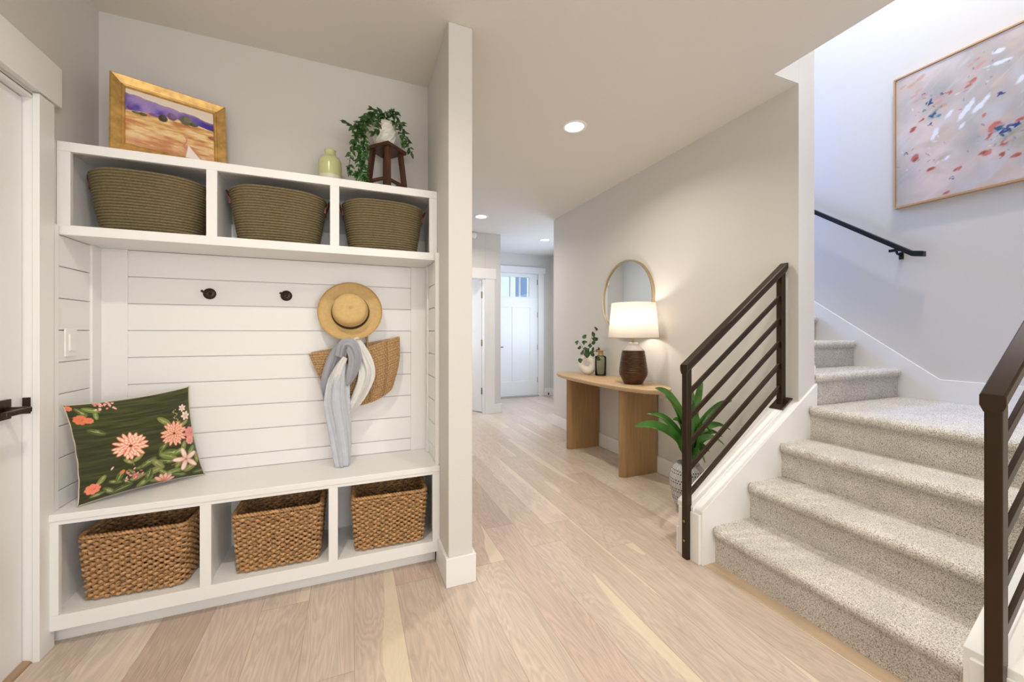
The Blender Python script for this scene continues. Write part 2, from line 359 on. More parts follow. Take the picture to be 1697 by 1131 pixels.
# ================================================================ BUILT-IN BENCH + SHIPLAP
YB = 2.43    # face of the shiplap on the back
sh = B(); zs = [.525] + [.597 + .1287 * k for k in range(8)] + [1.625]
for a, b in zip(zs[:-1], zs[1:]): sh.box(-1.0, .345, YB, 2.45, a + .002, b - .002)
sh.box(-1.0, .345, YB + .01, 2.449, .525, 1.625)
struct('wall_shiplap_back', sh, TRIM, bev=0.0015)
for nm, x0, x1 in (('wall_shiplap_left', XL, XL + .014), ('wall_shiplap_right', .422, .436)):
    s_ = B()
    for a, b in zip(zs[:-1], zs[1:]): s_.box(x0, x1, 2.13, 2.36, a + .002, b - .002)
    s_.box(x0 if x0 < 0 else x1 - .004, x0 + .004 if x0 < 0 else x1, 2.13, 2.36, .525, 1.625)
    struct(nm, s_, TRIM, bev=0.0015)
struct('trim_5', B().box(XL + .015, -.985, YB - .008, 2.45, .525, 1.625), TRIM, bev=.002)
struct('trim_6', B().box(.33, .421, YB - .008, 2.45, .525, 1.625), TRIM, bev=.002)
struct('trim_7', B().box(XL, XL + .022, 2.352, 2.45, .525, 1.625), TRIM, bev=.002)
struct('trim_8', B().box(.414, .436, 2.352, 2.45, .525, 1.625), TRIM, bev=.002)
struct('trim_9', B().box(XL, XL + .02, 2.108, 2.138, .525, 1.66), TRIM, bev=.002)
struct('trim_10', B().box(.416, .436, 2.108, 2.138, .525, 1.66), TRIM, bev=.002)

bench = thing('built_in_bench', 'white built-in bench with three open cubbies under the shiplap wall', 'bench', (-.33, 2.27, 0))
YF = 2.085
obj('seat_board', B().box(XL + .001, .435, YF - .004, 2.449, .497, .525), TRIM, bench, bev=.003)
ff = B()
def face(b, y, xs, z0, zt0, zt1, z1):   # face frame: bottom rail, top rail, stiles
    b.box(XL + .001, .435, y, y + .02, z0, zt0); b.box(XL + .001, .435, y, y + .02, zt1, z1)
    for a, c in xs: b.box(a, c, y, y + .02, zt0, zt1)
face(ff, YF, ((XL + .001, -1.055), (-.607, -.566), (-.102, -.061), (.396, .435)), .072, .130, .482, .497)
obj('face_frame', ff, TRIM, bench, bev=.0015)
obj('cubby_floor', B().box(XL + .001, .435, YF + .02, 2.449, .105, .130), TRIM, bench)
for x in (-.5865, -.0815): obj('divider', B().box(x - .012, x + .012, YF + .02, 2.449, .130, .497), TRIM, bench)
for x in (XL + .001, .417): obj('side_panel', B().box(x, x + .018, YF + .02, 2.449, .130, .497), TRIM, bench)
obj('back_panel', B().box(XL + .02, .416, 2.435, 2.449, .130, .497), TRIM, bench)
obj('toe_kick', B().box(XL + .001, .421, 2.145, 2.165, 0.0, .105), TRIM, bench)

shelf = thing('cubby_shelf', 'white wall-hung shelf box with three cubbies holding rope baskets', 'shelf', (-.33, 2.3, 1.625))
YS = 2.16; f2 = B()
face(f2, YS, ((XL + .001, -1.058), (-.605, -.564), (-.099, -.057), (.393, .435)), 1.63, 1.665, 1.966, 2.005)
obj('face_frame', f2, TRIM, shelf, bev=.0015)
obj('bottom_board', B().box(XL + .001, .435, YS - .012, 2.449, 1.625, 1.665), TRIM, shelf, bev=.002)
obj('top_board', B().box(XL + .001, .435, YS + .02, 2.449, 1.98, 2.005), TRIM, shelf)
for x in (-.5845, -.078): obj('divider', B().box(x - .012, x + .012, YS + .02, 2.449, 1.665, 1.98), TRIM, shelf)
for x in (XL + .001, .417): obj('side_panel', B().box(x, x + .018, YS + .02, 2.449, 1.665, 1.98), TRIM, shelf)
obj('back_cleat', B().box(XL + .02, .416, 2.43, 2.449, 1.665, 1.79), TRIM, shelf, bev=.002)

# light switch on the left shiplap
sw = thing('light_switch', 'white rocker light switch on the left shiplap panel', 'light switch', (XL + .014, 2.213, 1.19))
obj('wall_plate', B().box(0, .006, -.036, .036, -.058, .058), PLAST, sw, local=True, bev=.002)
obj('rocker', B().box(.005, .011, -.017, .017, -.034, .034), PLAST, sw, local=True, bev=.001)

# coat hooks
def hook_mesh():
    a = B(); a.lathe([(0, 0), (.026, 0), (.028, .004), (.025, .009), (.012, .011), (0, .011)], 28)
    a.v = [(x, -z, y) for x, y, z in a.v]
    p = B(); p.tube([(0, -.008, 0), (0, -.03, -.002), (.004, -.045, .003), (.012, -.055, .012)], [.007, .006, .005, .006], 10)
    p.tube([(0, -.022, -.002), (-.012, -.036, .002), (-.024, -.044, .012)], [.005, .0045, .006], 10)
    return a, p
hk = thing('coat_hook', 'round dark bronze coat hook, left of the two bare ones', 'hook', (-.665, YB, 1.428), 0, 'coat hooks on the shiplap')
a, p = hook_mesh(); obj('backplate', a, BRONZE, hk, local=True); obj('prong', p, BRONZE, hk, local=True)
dup(hk, (-.325, YB, 1.43), 0, 'round dark bronze coat hook next to the straw hat')
dup(hk, (.013, YB, 1.43), 0, 'coat hook hidden behind the straw hat, carrying hat, tote and scarf')

# ================================================================ STAIRS
rise, run = .195, .265
stair = thing('staircase', 'beige speckled carpeted stairs with quarter landing beside the bronze railing', 'stairs', (2.2, 1.07, 0))
def step_prof(n_len, z, nose=0.034, rr=0.026, rise=rise, back=0.30):
    """profile (u = forward, w = up): riser from the bottom up, rounded nosing, tread"""
    P = []
    for k in range(9): P.append((0, z - rise + (rise - 2 * rr - .004) * k / 8))
    for k in range(1, 3): P.append((-nose * .35 * k / 2 * 0 - 0.002 * k, z - 2 * rr - .002))
    for k in range(15):
        a = -math.pi / 2 - math.pi * k / 14
        P.append((-nose + rr + rr * math.cos(a) - 0.0, z - rr + rr * math.sin(a)))
    n = max(3, int(back / .008))
    for k in range(1, n + 1): P.append((-nose + rr + (back + nose - rr) * k / n, z))
    return P
def fuzz(x, y, z):
    return 0.0
def step(name, kind, p0, w0, w1, z, back, seg=.006, nose0=None):
    """kind 'x': climbs along +X, width along Y; 'y': climbs along +Y, width along X"""
    prof = step_prof(0, z, back=back); n = int((w1 - w0) / seg); rows = []
    rnd = np.random.RandomState(int(abs(p0 * 1000 + z * 100)))
    for i in range(n + 1):
        w = w0 + (w1 - w0) * i / n; e = min(w - w0, w1 - w); rd = 0
        row = []
        for k, (u, zz) in enumerate(prof):
            # the carpeted nosing rounds off towards its ends
            pull = 0
            if u < 0 and e < .045: pull = (1 - math.sqrt(max(0, 1 - (1 - e / .045) ** 2))) * .030
            j = rnd.normal(0, .0009, 2)
            uu = u + (pull if u < 0 else 0) + j[0] * 1.4; q = zz + j[1] * 1.4
            if pull and u < .0: uu = min(uu, .0)
            row.append((p0 + uu, w, q) if kind == 'x' else (w, p0 + uu, q))
        rows.append(row)
    b = B(); b.grid(rows); return obj(name, b, CARPET, stair)
YR, YL = .592, 1.548
for k, (x, z, bk) in enumerate(((1.805, .195, .27), (2.07, .39, .265), (2.335, .585, .27))):
    step('carpeted_step', 'x', x, YR, YL, z, bk)
step('carpeted_landing', 'x', 2.60, YR, YL, .78, .984, seg=.007)
for k in range(5):
    step('carpeted_step', 'y', 1.56 + run * k, 2.662, 3.585, .78 + rise * (k + 1), .27, seg=.008)
obj('landing_edge', B().box(2.60, 3.583, .467, YR, .3, .779), CARPET, stair)
obj('upper_flight_base', B().box(2.663, 3.583, 1.545, 2.9, .1, .779), CARPET, stair)

# curbs (knee walls) each side of the first flight
def slope_z(x): return .285 + (x - 1.715) * .664
def knee(name, y0, y1, x1):
    poly = [(1.715, 0), (x1, 0), (x1, slope_z(x1) - .018), (1.715, slope_z(1.715) - .018)]
    return struct(name, B().prism(poly, 'y', y0, y1), WALL)
knee('wall_curb_left', 1.565, 1.70, 2.51)
knee('wall_curb_right', .45, .575, 2.45)
def capb(name, y0, y1, x1, lift, x0=1.705):
    poly = [(x0, slope_z(x0) - .018), (x1, slope_z(x1) - .018), (x1, slope_z(x1) + lift), (x0, slope_z(x0) + lift)]
    return struct(name, B().prism(poly, 'y', y0, y1), TRIM, bev=.003)
capb('trim_11', 1.60, 1.712, 2.51, .012); capb('trim_12', .438, .545, 2.45, .012)
def skirt(name, y0, y1):
    poly = [(1.713, 0), (2.668, 0), (2.668, slope_z(2.668)), (1.713, slope_z(1.713))]
    return struct(name, B().prism(poly, 'y', y0, y1), TRIM, bev=.002)
skirt('trim_13', 1.548, 1.60); skirt('trim_14', .545, .592)
struct('trim_15', B().box(1.700, 1.715, 1.56, 1.70, 0, .262).box(1.700, 2.49, 1.7005, 1.715, 0, .14), TRIM, bev=.002)
struct('trim_16', B().box(1.700, 1.715, .437, .575, 0, .262), TRIM, bev=.002)
# stringer along the painting wall
def sz(y): return .922 + max(0, y - 1.345) * .752
pl = [(.45, .5), (4.4, .5), (4.4, sz(4.4)), (1.345, sz(1.345)), (.45, .922)]
struct('trim_17', B().prism(pl, 'x', 3.585, 3.60), TRIM, bev=.002)
pl = [(1.56, .75), (4.4, .75), (4.4, sz(4.4) - .02), (1.62, sz(1.62) - .04), (1.56, 1.02)]
struct('trim_18', B().prism(pl, 'x', 2.66, 2.672), TRIM, bev=.002)
struct('trim_19', B().box(2.70, 3.585, .45, .465, .78, .922), TRIM)

struct('trim_27', B().box(1.728, 1.804, .40, 1.60, 0, .0025), mat('oak_floor_reducer', (.55, .42, .29), .4, var=.08, vscale=5, stretch=(8, 1, 1)))
# ---- bronze railings
def railing(yc, label, top_x, xtop_post=None, side=1):
    rt = thing('stair_railing', label, 'railing', (1.70, yc, 0), 0, 'bronze stair railings')
    sl = .742; z0 = 1.055; x0 = 1.672
    def zt(x): return z0 + (x - 1.69) * sl
    pw = .036
    b = B(); b.prism([(1.676, 0.0), (1.676 + pw, 0.0), (1.676 + pw, zt(1.676 + pw) - .02), (1.676, zt(1.676) - .02)], 'y', yc - pw / 2, yc + pw / 2)
    nw = obj('newel_post', b, BRONZE2, rt, bev=.003)
    for z in (.10, .205):
        s = B(); s.lathe([(0, 0), (.006, .001), (.007, .003), (0, .004)], 14)
        s.v = [(1.676 - z_, yc + x_, z + y_) for (x_, y_, z_) in s.v]
        obj('screw_head', s, BRASS, nw, off=tuple(rt.location))
    # moulded top rail: profile in (y, normal)
    prof = [(-.026, .008), (-.026, -.014), (-.018, -.030), (.018, -.030), (.026, -.014), (.026, .008), (.021, .012), (-.021, .012)]
    V = []
    for x in (x0, top_x):
        for (u, n) in prof: V.append((x, yc + u, zt(x) + n * 1.25))
    n = len(prof); b = B(); b.add(V, [tuple(range(n)), tuple(range(2 * n - 1, n - 1, -1))] + [(i, (i + 1) % n, (i + 1) % n + n, i + n) for i in range(n)])
    obj('top_rail', b, BRONZE2, rt, bev=.002)
    xe = xtop_post
    for k in range(5):
        d = .168 + .1385 * k; zc = lambda x: zt(x) - d
        b = B(); b.bar((1.676 + pw - .002, yc, zc(1.71)), (xe - pw / 2 + .002, yc, zc(xe - pw / 2)), .013, .026)
        obj('rail', b, BRONZE2, rt, bev=.0015)
    if xe < 2.6:
        zb = slope_z(xe) + .012
        b = B(); b.prism([(xe - pw / 2, zb - .01), (xe + pw / 2, zb + .01), (xe + pw / 2, zt(xe) - .01), (xe - pw / 2, zt(xe) - .03)], 'y', yc - pw / 2, yc + pw / 2)
        obj('upper_post', b, BRONZE2, rt, bev=.003)
        b = B(); a_ = Vector((xe - .05, yc, zb - .05 * .664 + .004)); c_ = Vector((xe + .045, yc, zb + .045 * .664 + .004)); b.bar(a_, c_, .085, .008)
        obj('base_plate', b, BRONZE2, rt, bev=.002)
    return rt
railing(1.635, 'bronze horizontal-bar stair railing beside the potted plant and console table', 2.492, 2.462)
railing(.520, 'bronze stair railing cut by the right edge of the picture', 2.42, 2.40)

# ---- wall handrail
hr = thing('wall_handrail', 'black metal handrail mounted on the stairwell wall below the abstract painting', 'handrail', (3.6, 1.4, 1.75))
xh = 3.525; b = B(); z1 = 1.762; sl = .745
pts = [(xh, 1.395, z1 - .006), (xh, 1.455, z1 + .006), (xh, 4.3, z1 + .006 + (4.3 - 1.455) * sl)]
V = []
for (x, y, z) in pts:
    for dx, dz in ((-.022, -.018), (.022, -.018), (.022, .018), (-.022, .018)): V.append((x + dx, y, z + dz))
F = [(0, 1, 2, 3), (11, 10, 9, 8)]
for q in range(2):
    for i in range(4): F.append((q * 4 + i, q * 4 + (i + 1) % 4, q * 4 + (i + 1) % 4 + 4, q * 4 + i + 4))
b.add(V, F); obj('rail', b, BLACK, hr, bev=.003)
for yb in (1.545, 2.9, 4.1):
    zz = z1 + (yb - 1.455) * sl; b = B()
    b.box(xh - .012, xh + .012, yb - .035, yb + .035, zz - .030, zz - .012)
    b.tube([(xh, yb, zz - .02), (xh + .02, yb, zz - .045), (3.588, yb, zz - .052)], .007, 10)
    b.box(3.59, 3.5995, yb - .012, yb + .012, zz - .080, zz - .030)
    obj('bracket', b, BLACK, hr, bev=0)

# ================================================================ FRONT DOOR AND FOYER
d2 = thing('x', 'x', 'x'); bpy.data.objects.remove(d2)
fd = B()
dx0, dx1, yd = 2.465, 3.378, 6.985
wz0, wz1 = 1.925, 2.305
fd.box(dx0, dx1, yd, yd + .045, .02, wz0); fd.box(dx0, dx1, yd, yd + .045, wz1, 2.375)
fd.box(dx0, 2.625, yd, yd + .045, wz0, wz1); fd.box(3.205, dx1, yd, yd + .045, wz0, wz1)
for x in (2.812, 3.005): fd.box(x - .012, x + .012, yd, yd + .045, wz0, wz1)
d2 = struct('door_2', fd, DOORM, bev=.002)
pb = B()
for x0, x1 in ((dx0, 2.60), (2.84, 2.96), (3.215, dx1)): pb.box(x0, x1, yd - .009, yd + .001, .30, 1.72)
pb.box(dx0, dx1, yd - .009, yd + .001, 1.72, 1.915); pb.box(dx0, dx1, yd - .009, yd + .001, .02, .30)
obj('panel_rail', pb, DOORM, d2, local=True, bev=.002)
obj('window_pane', B().box(2.625, 3.205, yd + .02, yd + .024, wz0, wz1), PANE, d2, local=True)
for z in (2.22, 1.584, .947, .31): obj('hinge', B().box(dx1 - .006, dx1 + .012, yd - .014, yd - .002, z - .05, z + .05), BRONZE, d2, local=True)
hb = B(); hb.tube([(2.53, yd - .008, .96), (2.53, yd - .05, .96)], .012, 12); hb.box(2.525, 2.64, yd - .058, yd - .042, .952, .968)
obj('door_handle', hb, BRONZE, d2, local=True, label='dark bronze lever handle')
struct('trim_20', B().box(3.378, 3.395, 6.95, 7.1, 0, 2.385).box(2.44, 2.462, 6.95, 7.1, 0, 2.385).box(2.44, 3.395, 6.95, 7.1, 2.377, 2.39), TRIM)
struct('trim_21', B().box(3.385, 3.495, 6.93, 6.95, 0, 2.385).box(2.34, 2.45, 6.93, 6.95, 0, 2.385), TRIM, bev=.002)
struct('trim_22', B().box(2.31, 3.53, 6.925, 6.95, 2.385, 2.50), TRIM, bev=.002)
struct('trim_23', B().box(2.46, 3.38, 6.90, 7.05, 0, .018), mat('grey_threshold', (.42, .38, .33), .4))
# interior door at the hall end, ajar into the side room
struct('trim_24', B().box(1.865, 1.88, 5.70, 5.82, 0, 2.06).box(1.04, 1.055, 5.70, 5.82, 0, 2.06).box(1.04, 1.88, 5.70, 5.82, 2.045, 2.06), TRIM)
struct('trim_25', B().box(1.875, 2.025, 5.68, 5.70, 0, 2.05).box(.90, 1.05, 5.68, 5.70, 0, 2.05), TRIM, bev=.002)
struct('trim_26', B().box(.87, 2.045, 5.672, 5.70, 2.05, 2.205), TRIM, bev=.002)
db = B(); db.box(-.80, 0, 0, .036, .012, 2.035)
for x0, x1, z0, z1 in ((-.80, -.69, .012, 2.035), (-.11, 0, .012, 2.035), (-.69, -.11, 1.92, 2.035), (-.69, -.11, .012, .24), (-.69, -.11, 1.25, 1.37)):
    db.box(x0, x1, -.007, 0, z0, z1)
d3 = obj('door_3', db, DOORM, local=True, bev=.002); d3['kind'] = 'structure'
d3.location = (1.862, 5.812, 0); d3.rotation_euler = (0, 0, R(-58))
for z in (1.815, 1.075, .334): obj('hinge', B().box(-.004, .012, -.014, .004, z - .05, z + .05), BRASS, d3, local=True, label='antique brass hinge')
# door stop at the foyer baseboard
ds = thing('door_stop', 'small black door stop on the foyer baseboard beyond the console wall', 'door stop', (3.56, 6.86, 0))
obj('post', B().tube([(3.60, 6.93, .055), (3.53, 6.80, .05)], .007, 10), BLACK, ds)
obj('rubber_tip', B().tube([(3.535, 6.81, .05), (3.515, 6.77, .048)], .014, 12), RUBBER, ds)
sd = thing('smoke_detector', 'small white round detector on the wall above the interior door', 'smoke detector', (1.69, 5.70, 2.69))
a = B(); a.lathe([(0, 0), (.05, 0), (.05, .02), (.04, .032), (0, .034)], 28); a.v = [(x, -z, y) for x, y, z in a.v]; obj('housing', a, PLAST, sd, local=True)

# neighbour's house seen through the front door lites
nh = thing('neighbor_house', 'pale gabled house seen through the front door glass', 'house', (4.0, 16, 0))
SID = mat('blue_white_siding', (0.86, 0.90, 0.96), 0.7); ROOFM = mat('slate_roof', (0.12, 0.20, 0.32), 0.7)
b = B(); b.prism([(1.0, 0), (14, 0), (14, 9.5), (9, 8.0), (1.0, 3.0)], 'y', 16, 20); obj('wall', b, SID, nh)
b = B(); b.bar((0.0, 15.6, 2.62), (9.2, 15.6, 8.1), .9, .22); b.bar((0.0, 15.2, 2.1), (9.2, 15.2, 7.6), .5, .16); obj('roof', b, ROOFM, nh)
b = B(); b.bar((0.0, 15.3, 2.42), (9.2, 15.3, 7.9), .12, .28); obj('fascia', b, mat('white_fascia', (0.9, 0.93, 0.97), .6), nh)
pc = thing('porch_column', 'blue-grey porch column just outside the front door glass', 'column', (3.55, 8.2, 0))
obj('shaft', B().box(3.46, 3.66, 8.1, 8.3, 0, 2.75), mat('blue_grey_paint', (0.22, 0.33, 0.50), .6), pc)
obj('capital', B().box(3.40, 3.72, 8.04, 8.36, 2.62, 2.72), SID, pc)
struct('floor_outside', B().box(-6, 20, 7.15, 30, -.3, -.15), mat('concrete', (.5, .5, .5), .9))

# ================================================================ RECESSED LIGHTS
LENS = emis('lamp_lens', (1.0, 0.96, 0.9), 14)
WARM = (1.0, 0.925, 0.81)
def downlight(x, y, label, power):
    t = thing('recessed_light', label, 'ceiling light', (x, y, CH), 0, 'recessed ceiling lights')
    a = B(); a.lathe([(.066, -.001), (.070, -.006), (.088, -.006), (.092, -.001), (.092, 0)], 36); obj('trim_ring', a, PLAST, t, local=True)
    a = B(); a.lathe([(0, -.003), (.068, -.003)], 36, smooth=False); obj('lens', a, LENS, t, local=True)
    l = area('downlight_beam', (x, y, CH - .012), .12, power, WARM, spread=150)
    return t
downlight(1.514, 2.508, 'large round recessed light nearest on the hall ceiling', 17)
downlight(1.560, 4.90, 'round recessed light beside the white column edge', 12)
downlight(2.907, 5.732, 'small round recessed light in front of the front door', 9)
for i, (x, y, pw) in enumerate(((-.35, .95, 17), (1.15, .35, 17), (.6, -1.7, 14))):  # unseen lights; the rearmost one is added as fill
    t = downlight(x, y, 'recessed light behind the photographer, out of the picture', pw)
area('stairwell_lamp_beam', (2.85, 1.05, 5.36), .14, 30, WARM, spread=110)

# ================================================================ painted pictures (colour fields made as the paint itself)
def s2l(c):
    c = np.asarray(c, float) / 255.0
    return np.where(c <= .04045, c / 12.92, ((c + .055) / 1.055) ** 2.4)
def vnoise(U, V, fu, fv, seed, oct=3):
    rs = np.random.RandomState(seed); out = np.zeros_like(U); amp = 1; tot = 0
    for o in range(oct):
        nu, nv = int(fu * 2 ** o) + 2, int(fv * 2 ** o) + 2; g = rs.rand(nu + 1, nv + 1)
        x = U * (nu - 1); y = V * (nv - 1); x = np.clip(x, 0, nu - 1.001); y = np.clip(y, 0, nv - 1.001)
        i = x.astype(int); j = y.astype(int); fx = x - i; fy = y - j; fx = fx * fx * (3 - 2 * fx); fy = fy * fy * (3 - 2 * fy)
        out += amp * ((g[i, j] * (1 - fx) + g[i + 1, j] * fx) * (1 - fy) + (g[i, j + 1] * (1 - fx) + g[i + 1, j + 1] * fx) * fy); tot += amp; amp *= .5
    return out / tot
def mixc(C, mask, col):
    mask = np.clip(mask, 0, 1)[..., None]; C[:] = C * (1 - mask) + s2l(col) * mask
def ell(U, V, u, v, a, b, ang=0, soft=.25, asp=1.0):
    du = (U - u) * asp; dv = V - v; ca, sa = math.cos(ang), math.sin(ang)
    x = (du * ca + dv * sa) / a; y = (-du * sa + dv * ca) / b
    return (1 - np.sqrt(x * x + y * y)) / soft

def landscape(nu, nv):
    U, V = np.meshgrid(np.linspace(0, 1, nu), np.linspace(0, 1, nv), indexing='ij'); C = np.zeros(U.shape + (3,)); C[:] = s2l((238, 226, 208))
    n = vnoise(U, V, 7, 5, 1); n2 = vnoise(U, V, 14, 20, 2); f = vnoise(U, V, 6, 22, 3, 4)
    top = .92 - .12 * U + .05 * (vnoise(U, V * 0, 9, 1, 5) - .5)
    m = np.clip((top - V) / .012, 0, 1); mixc(C, m, (132, 110, 190)); mixc(C, m * np.clip(n - .45, 0, 1) * 4, (165, 140, 200)); mixc(C, m * (.45 - n) * 5, (92, 72, 165))
    mixc(C, m * np.clip((U - .72) * 6, 0, 1), (70, 52, 150)); mixc(C, m * np.clip((V - top + .05) / .04, 0, 1) * .6, (185, 150, 175))
    base = .60 + .10 * np.sin(U * 3.0) * .7 + .02 * (n2 - .5) + .03 * U
    g = np.clip((base - V) / .01, 0, 1); mixc(C, g, (222, 176, 112)); mixc(C, g * (f - .5) * 5, (240, 214, 160)); mixc(C, g * (.48 - f) * 6, (196, 128, 80))
    mixc(C, g * np.clip(.45 - V, 0, 1) * 2.5 * np.clip(n2, 0, 1), (202, 140, 112)); mixc(C, g * np.clip(.25 - V, 0, 1) * 5 * (n - .3), (176, 110, 60))
    for u, v, a, b, c in ((.12, .60, .05, .025, (96, 102, 60)), (.19, .60, .045, .035, (70, 84, 40)), (.33, .645, .10, .035, (122, 96, 140)), (.50, .70, .06, .075, (118, 88, 128)),
                          (.40, .625, .062, .075, (66, 54, 38)), (.66, .70, .085, .095, (104, 102, 74)), (.75, .665, .055, .035, (72, 84, 48)), (.97, .50, .06, .03, (140, 92, 84)), (.05, .66, .03, .03, (96, 60, 110))):
        mk = ell(U, V, u, v, a, b, 0, .25) + (n2 - .5) * 1.2; mixc(C, mk, c); mixc(C, np.clip(ell(U, V, u + a * .3, v + b * .3, a * .6, b * .6) + (n2 - .6) * 3, 0, .5), tuple(min(255, x + 35) for x in c))
    mixc(C, np.clip((.012 + .05 * np.clip(.34 - V, 0, 1) - np.abs(U - (.69 - .22 * (V - .1) + .03 * np.sin(V * 22)))) / .01, 0, 1) * (V < .40), (205, 130, 110))
    w = .105 * np.clip(.27 - V, 0, 1) / .27; mixc(C, (w - np.abs(U - (.715 - .25 * (V - .12)))) / .012, (243, 230, 224))
    return C
def abstract(nu, nv):
    U, V = np.meshgrid(np.linspace(0, 1, nu), np.linspace(0, 1, nv), indexing='ij'); C = np.zeros(U.shape + (3,)); C[:] = s2l((190, 180, 176))
    n = vnoise(U, V, 4, 4, 11, 4); n2 = vnoise(U, V, 26, 26, 12, 3); n3 = vnoise(U, V, 6, 3, 14, 4); n4 = vnoise((U + V) / 2, (U - V + 1) / 2, 10, 60, 15, 3); n5 = vnoise(U, V, 9, 9, 16, 3)
    mixc(C, (n - .47) * 4.0, (212, 196, 190)); mixc(C, (.48 - n) * 3.5, (166, 164, 162)); mixc(C, (n3 - .54) * 2.6, (198, 201, 208)); mixc(C, (n5 - .56) * 4, (196, 178, 166)); mixc(C, (n4 - .62) * 1.5, (212, 206, 204)); mixc(C, (.38 - n4) * 1.0, (176, 170, 166))
    for u, v, a in ((.54, .30, .12), (.202, .64, .09), (.244, .279, .06), (.62, .22, .08), (.85, .45, .12)): mixc(C, np.clip(ell(U, V, u, v, a, a * .8, .3, 1.0), 0, 1) * np.clip(n4 * 2.4 - .7, 0, 1) * .9, (138, 136, 112))
    rs = random.Random(4)
    def stroke(u, v, L, w, a, c, k=.9):
        m = ell(U, V, u, v, L, w, a, .5) + (n2 - .5) * 2.6 + (n4 - .5) * .6; mixc(C, np.clip(m, 0, 1) * k, c)
    for u, v, L in ((.489, .808, .06), (.483, .889, .03), (.344, .57, .075), (.412, .58, .07), (.271, .591, .04), (.258, .273, .03), (.567, .647, .04), (.324, .469, .03), (.80, .3, .06), (.75, .7, .06), (.20, .48, .05), (.60, .53, .04)):
        stroke(u, v, L, .016, rs.uniform(.9, 1.35) if v < .7 else -.1, (228, 234, 244), .85)
    red = [(.448, .382), (.424, .241), (.311, .183), (.18, .215), (.106, .342), (.141, .622), (.096, .569), (.412, .485), (.495, .262), (.489, .193), (.551, .155), (.562, .388), (.375, .767), (.344, .733), (.271, .738), (.44, .336), (.255, .015), (.465, .40), (.70, .25), (.74, .33), (.82, .5), (.9, .6), (.78, .62)]
    big = {0: 1.7, 1: 1.4, 4: 1.3, 17: 1.5, 2: 1.2}
    for k, (u, v) in enumerate(red):
        q = big.get(k, 1.0)
        stroke(u, v, .045 * q, .026 * q, rs.uniform(.3, 1.1), (206, 160, 150), .30)
        for _ in range(3): stroke(u + rs.uniform(-.010, .010) * q, v + rs.uniform(-.012, .012) * q, rs.uniform(.012, .022) * q, rs.uniform(.007, .013) * q, rs.uniform(.1, 1.3), ((178, 92, 80), (158, 76, 58), (190, 112, 98))[rs.randrange(3)])
    for k, (u, v) in enumerate(((.388, .895), (.369, .878), (.406, .852), (.388, .839), (.099, .823), (.129, .943), (.036, .93), (.076, .916), (.216, .697), (.11, .78), (.12, .85), (.15, .80), (.22, .74), (.24, .66))):
        stroke(u, v, .028, .015, .4, (200, 142, 130), .6)
    blue = [(.489, .598, .014), (.512, .349, .028), (.545, .36, .018), (.166, .723, .020), (.188, .617, .026), (.282, .116, .015), (.052, .40, .012), (.173, .561, .014), (.151, .682, .014), (.144, .806, .010), (.50, .33, .018), (.22, .60, .014), (.235, .755, .009), (.475, .37, .02), (.85, .4, .02)]
    for k, (u, v, r) in enumerate(blue):
        c = ((36, 54, 112), (44, 84, 120), (84, 134, 150))[k % 3 if k not in (0, 1, 2, 5, 10) else 0]
        stroke(u, v, r * 1.5, r, rs.uniform(0, 3), (150, 166, 180), .35)
        for q in range(5): stroke(u + rs.uniform(-.7, .7) * r, v + rs.uniform(-.7, .7) * r, r * .8, r * .34, rs.uniform(0, 3), c)
    for _ in range(70):
        u, v = random.Random(_).choice([(.5, .33), (.19, .68), (.45, .25), (.15, .35), (.4, .8)]); u += rs.gauss(0, .07); v += rs.gauss(0, .07)
        stroke(u, v, rs.uniform(.005, .016), rs.uniform(.003, .007), rs.uniform(0, 3), ((180, 110, 96), (110, 120, 110), (120, 140, 160), (214, 208, 206))[rs.randrange(4)], .7)
    return C
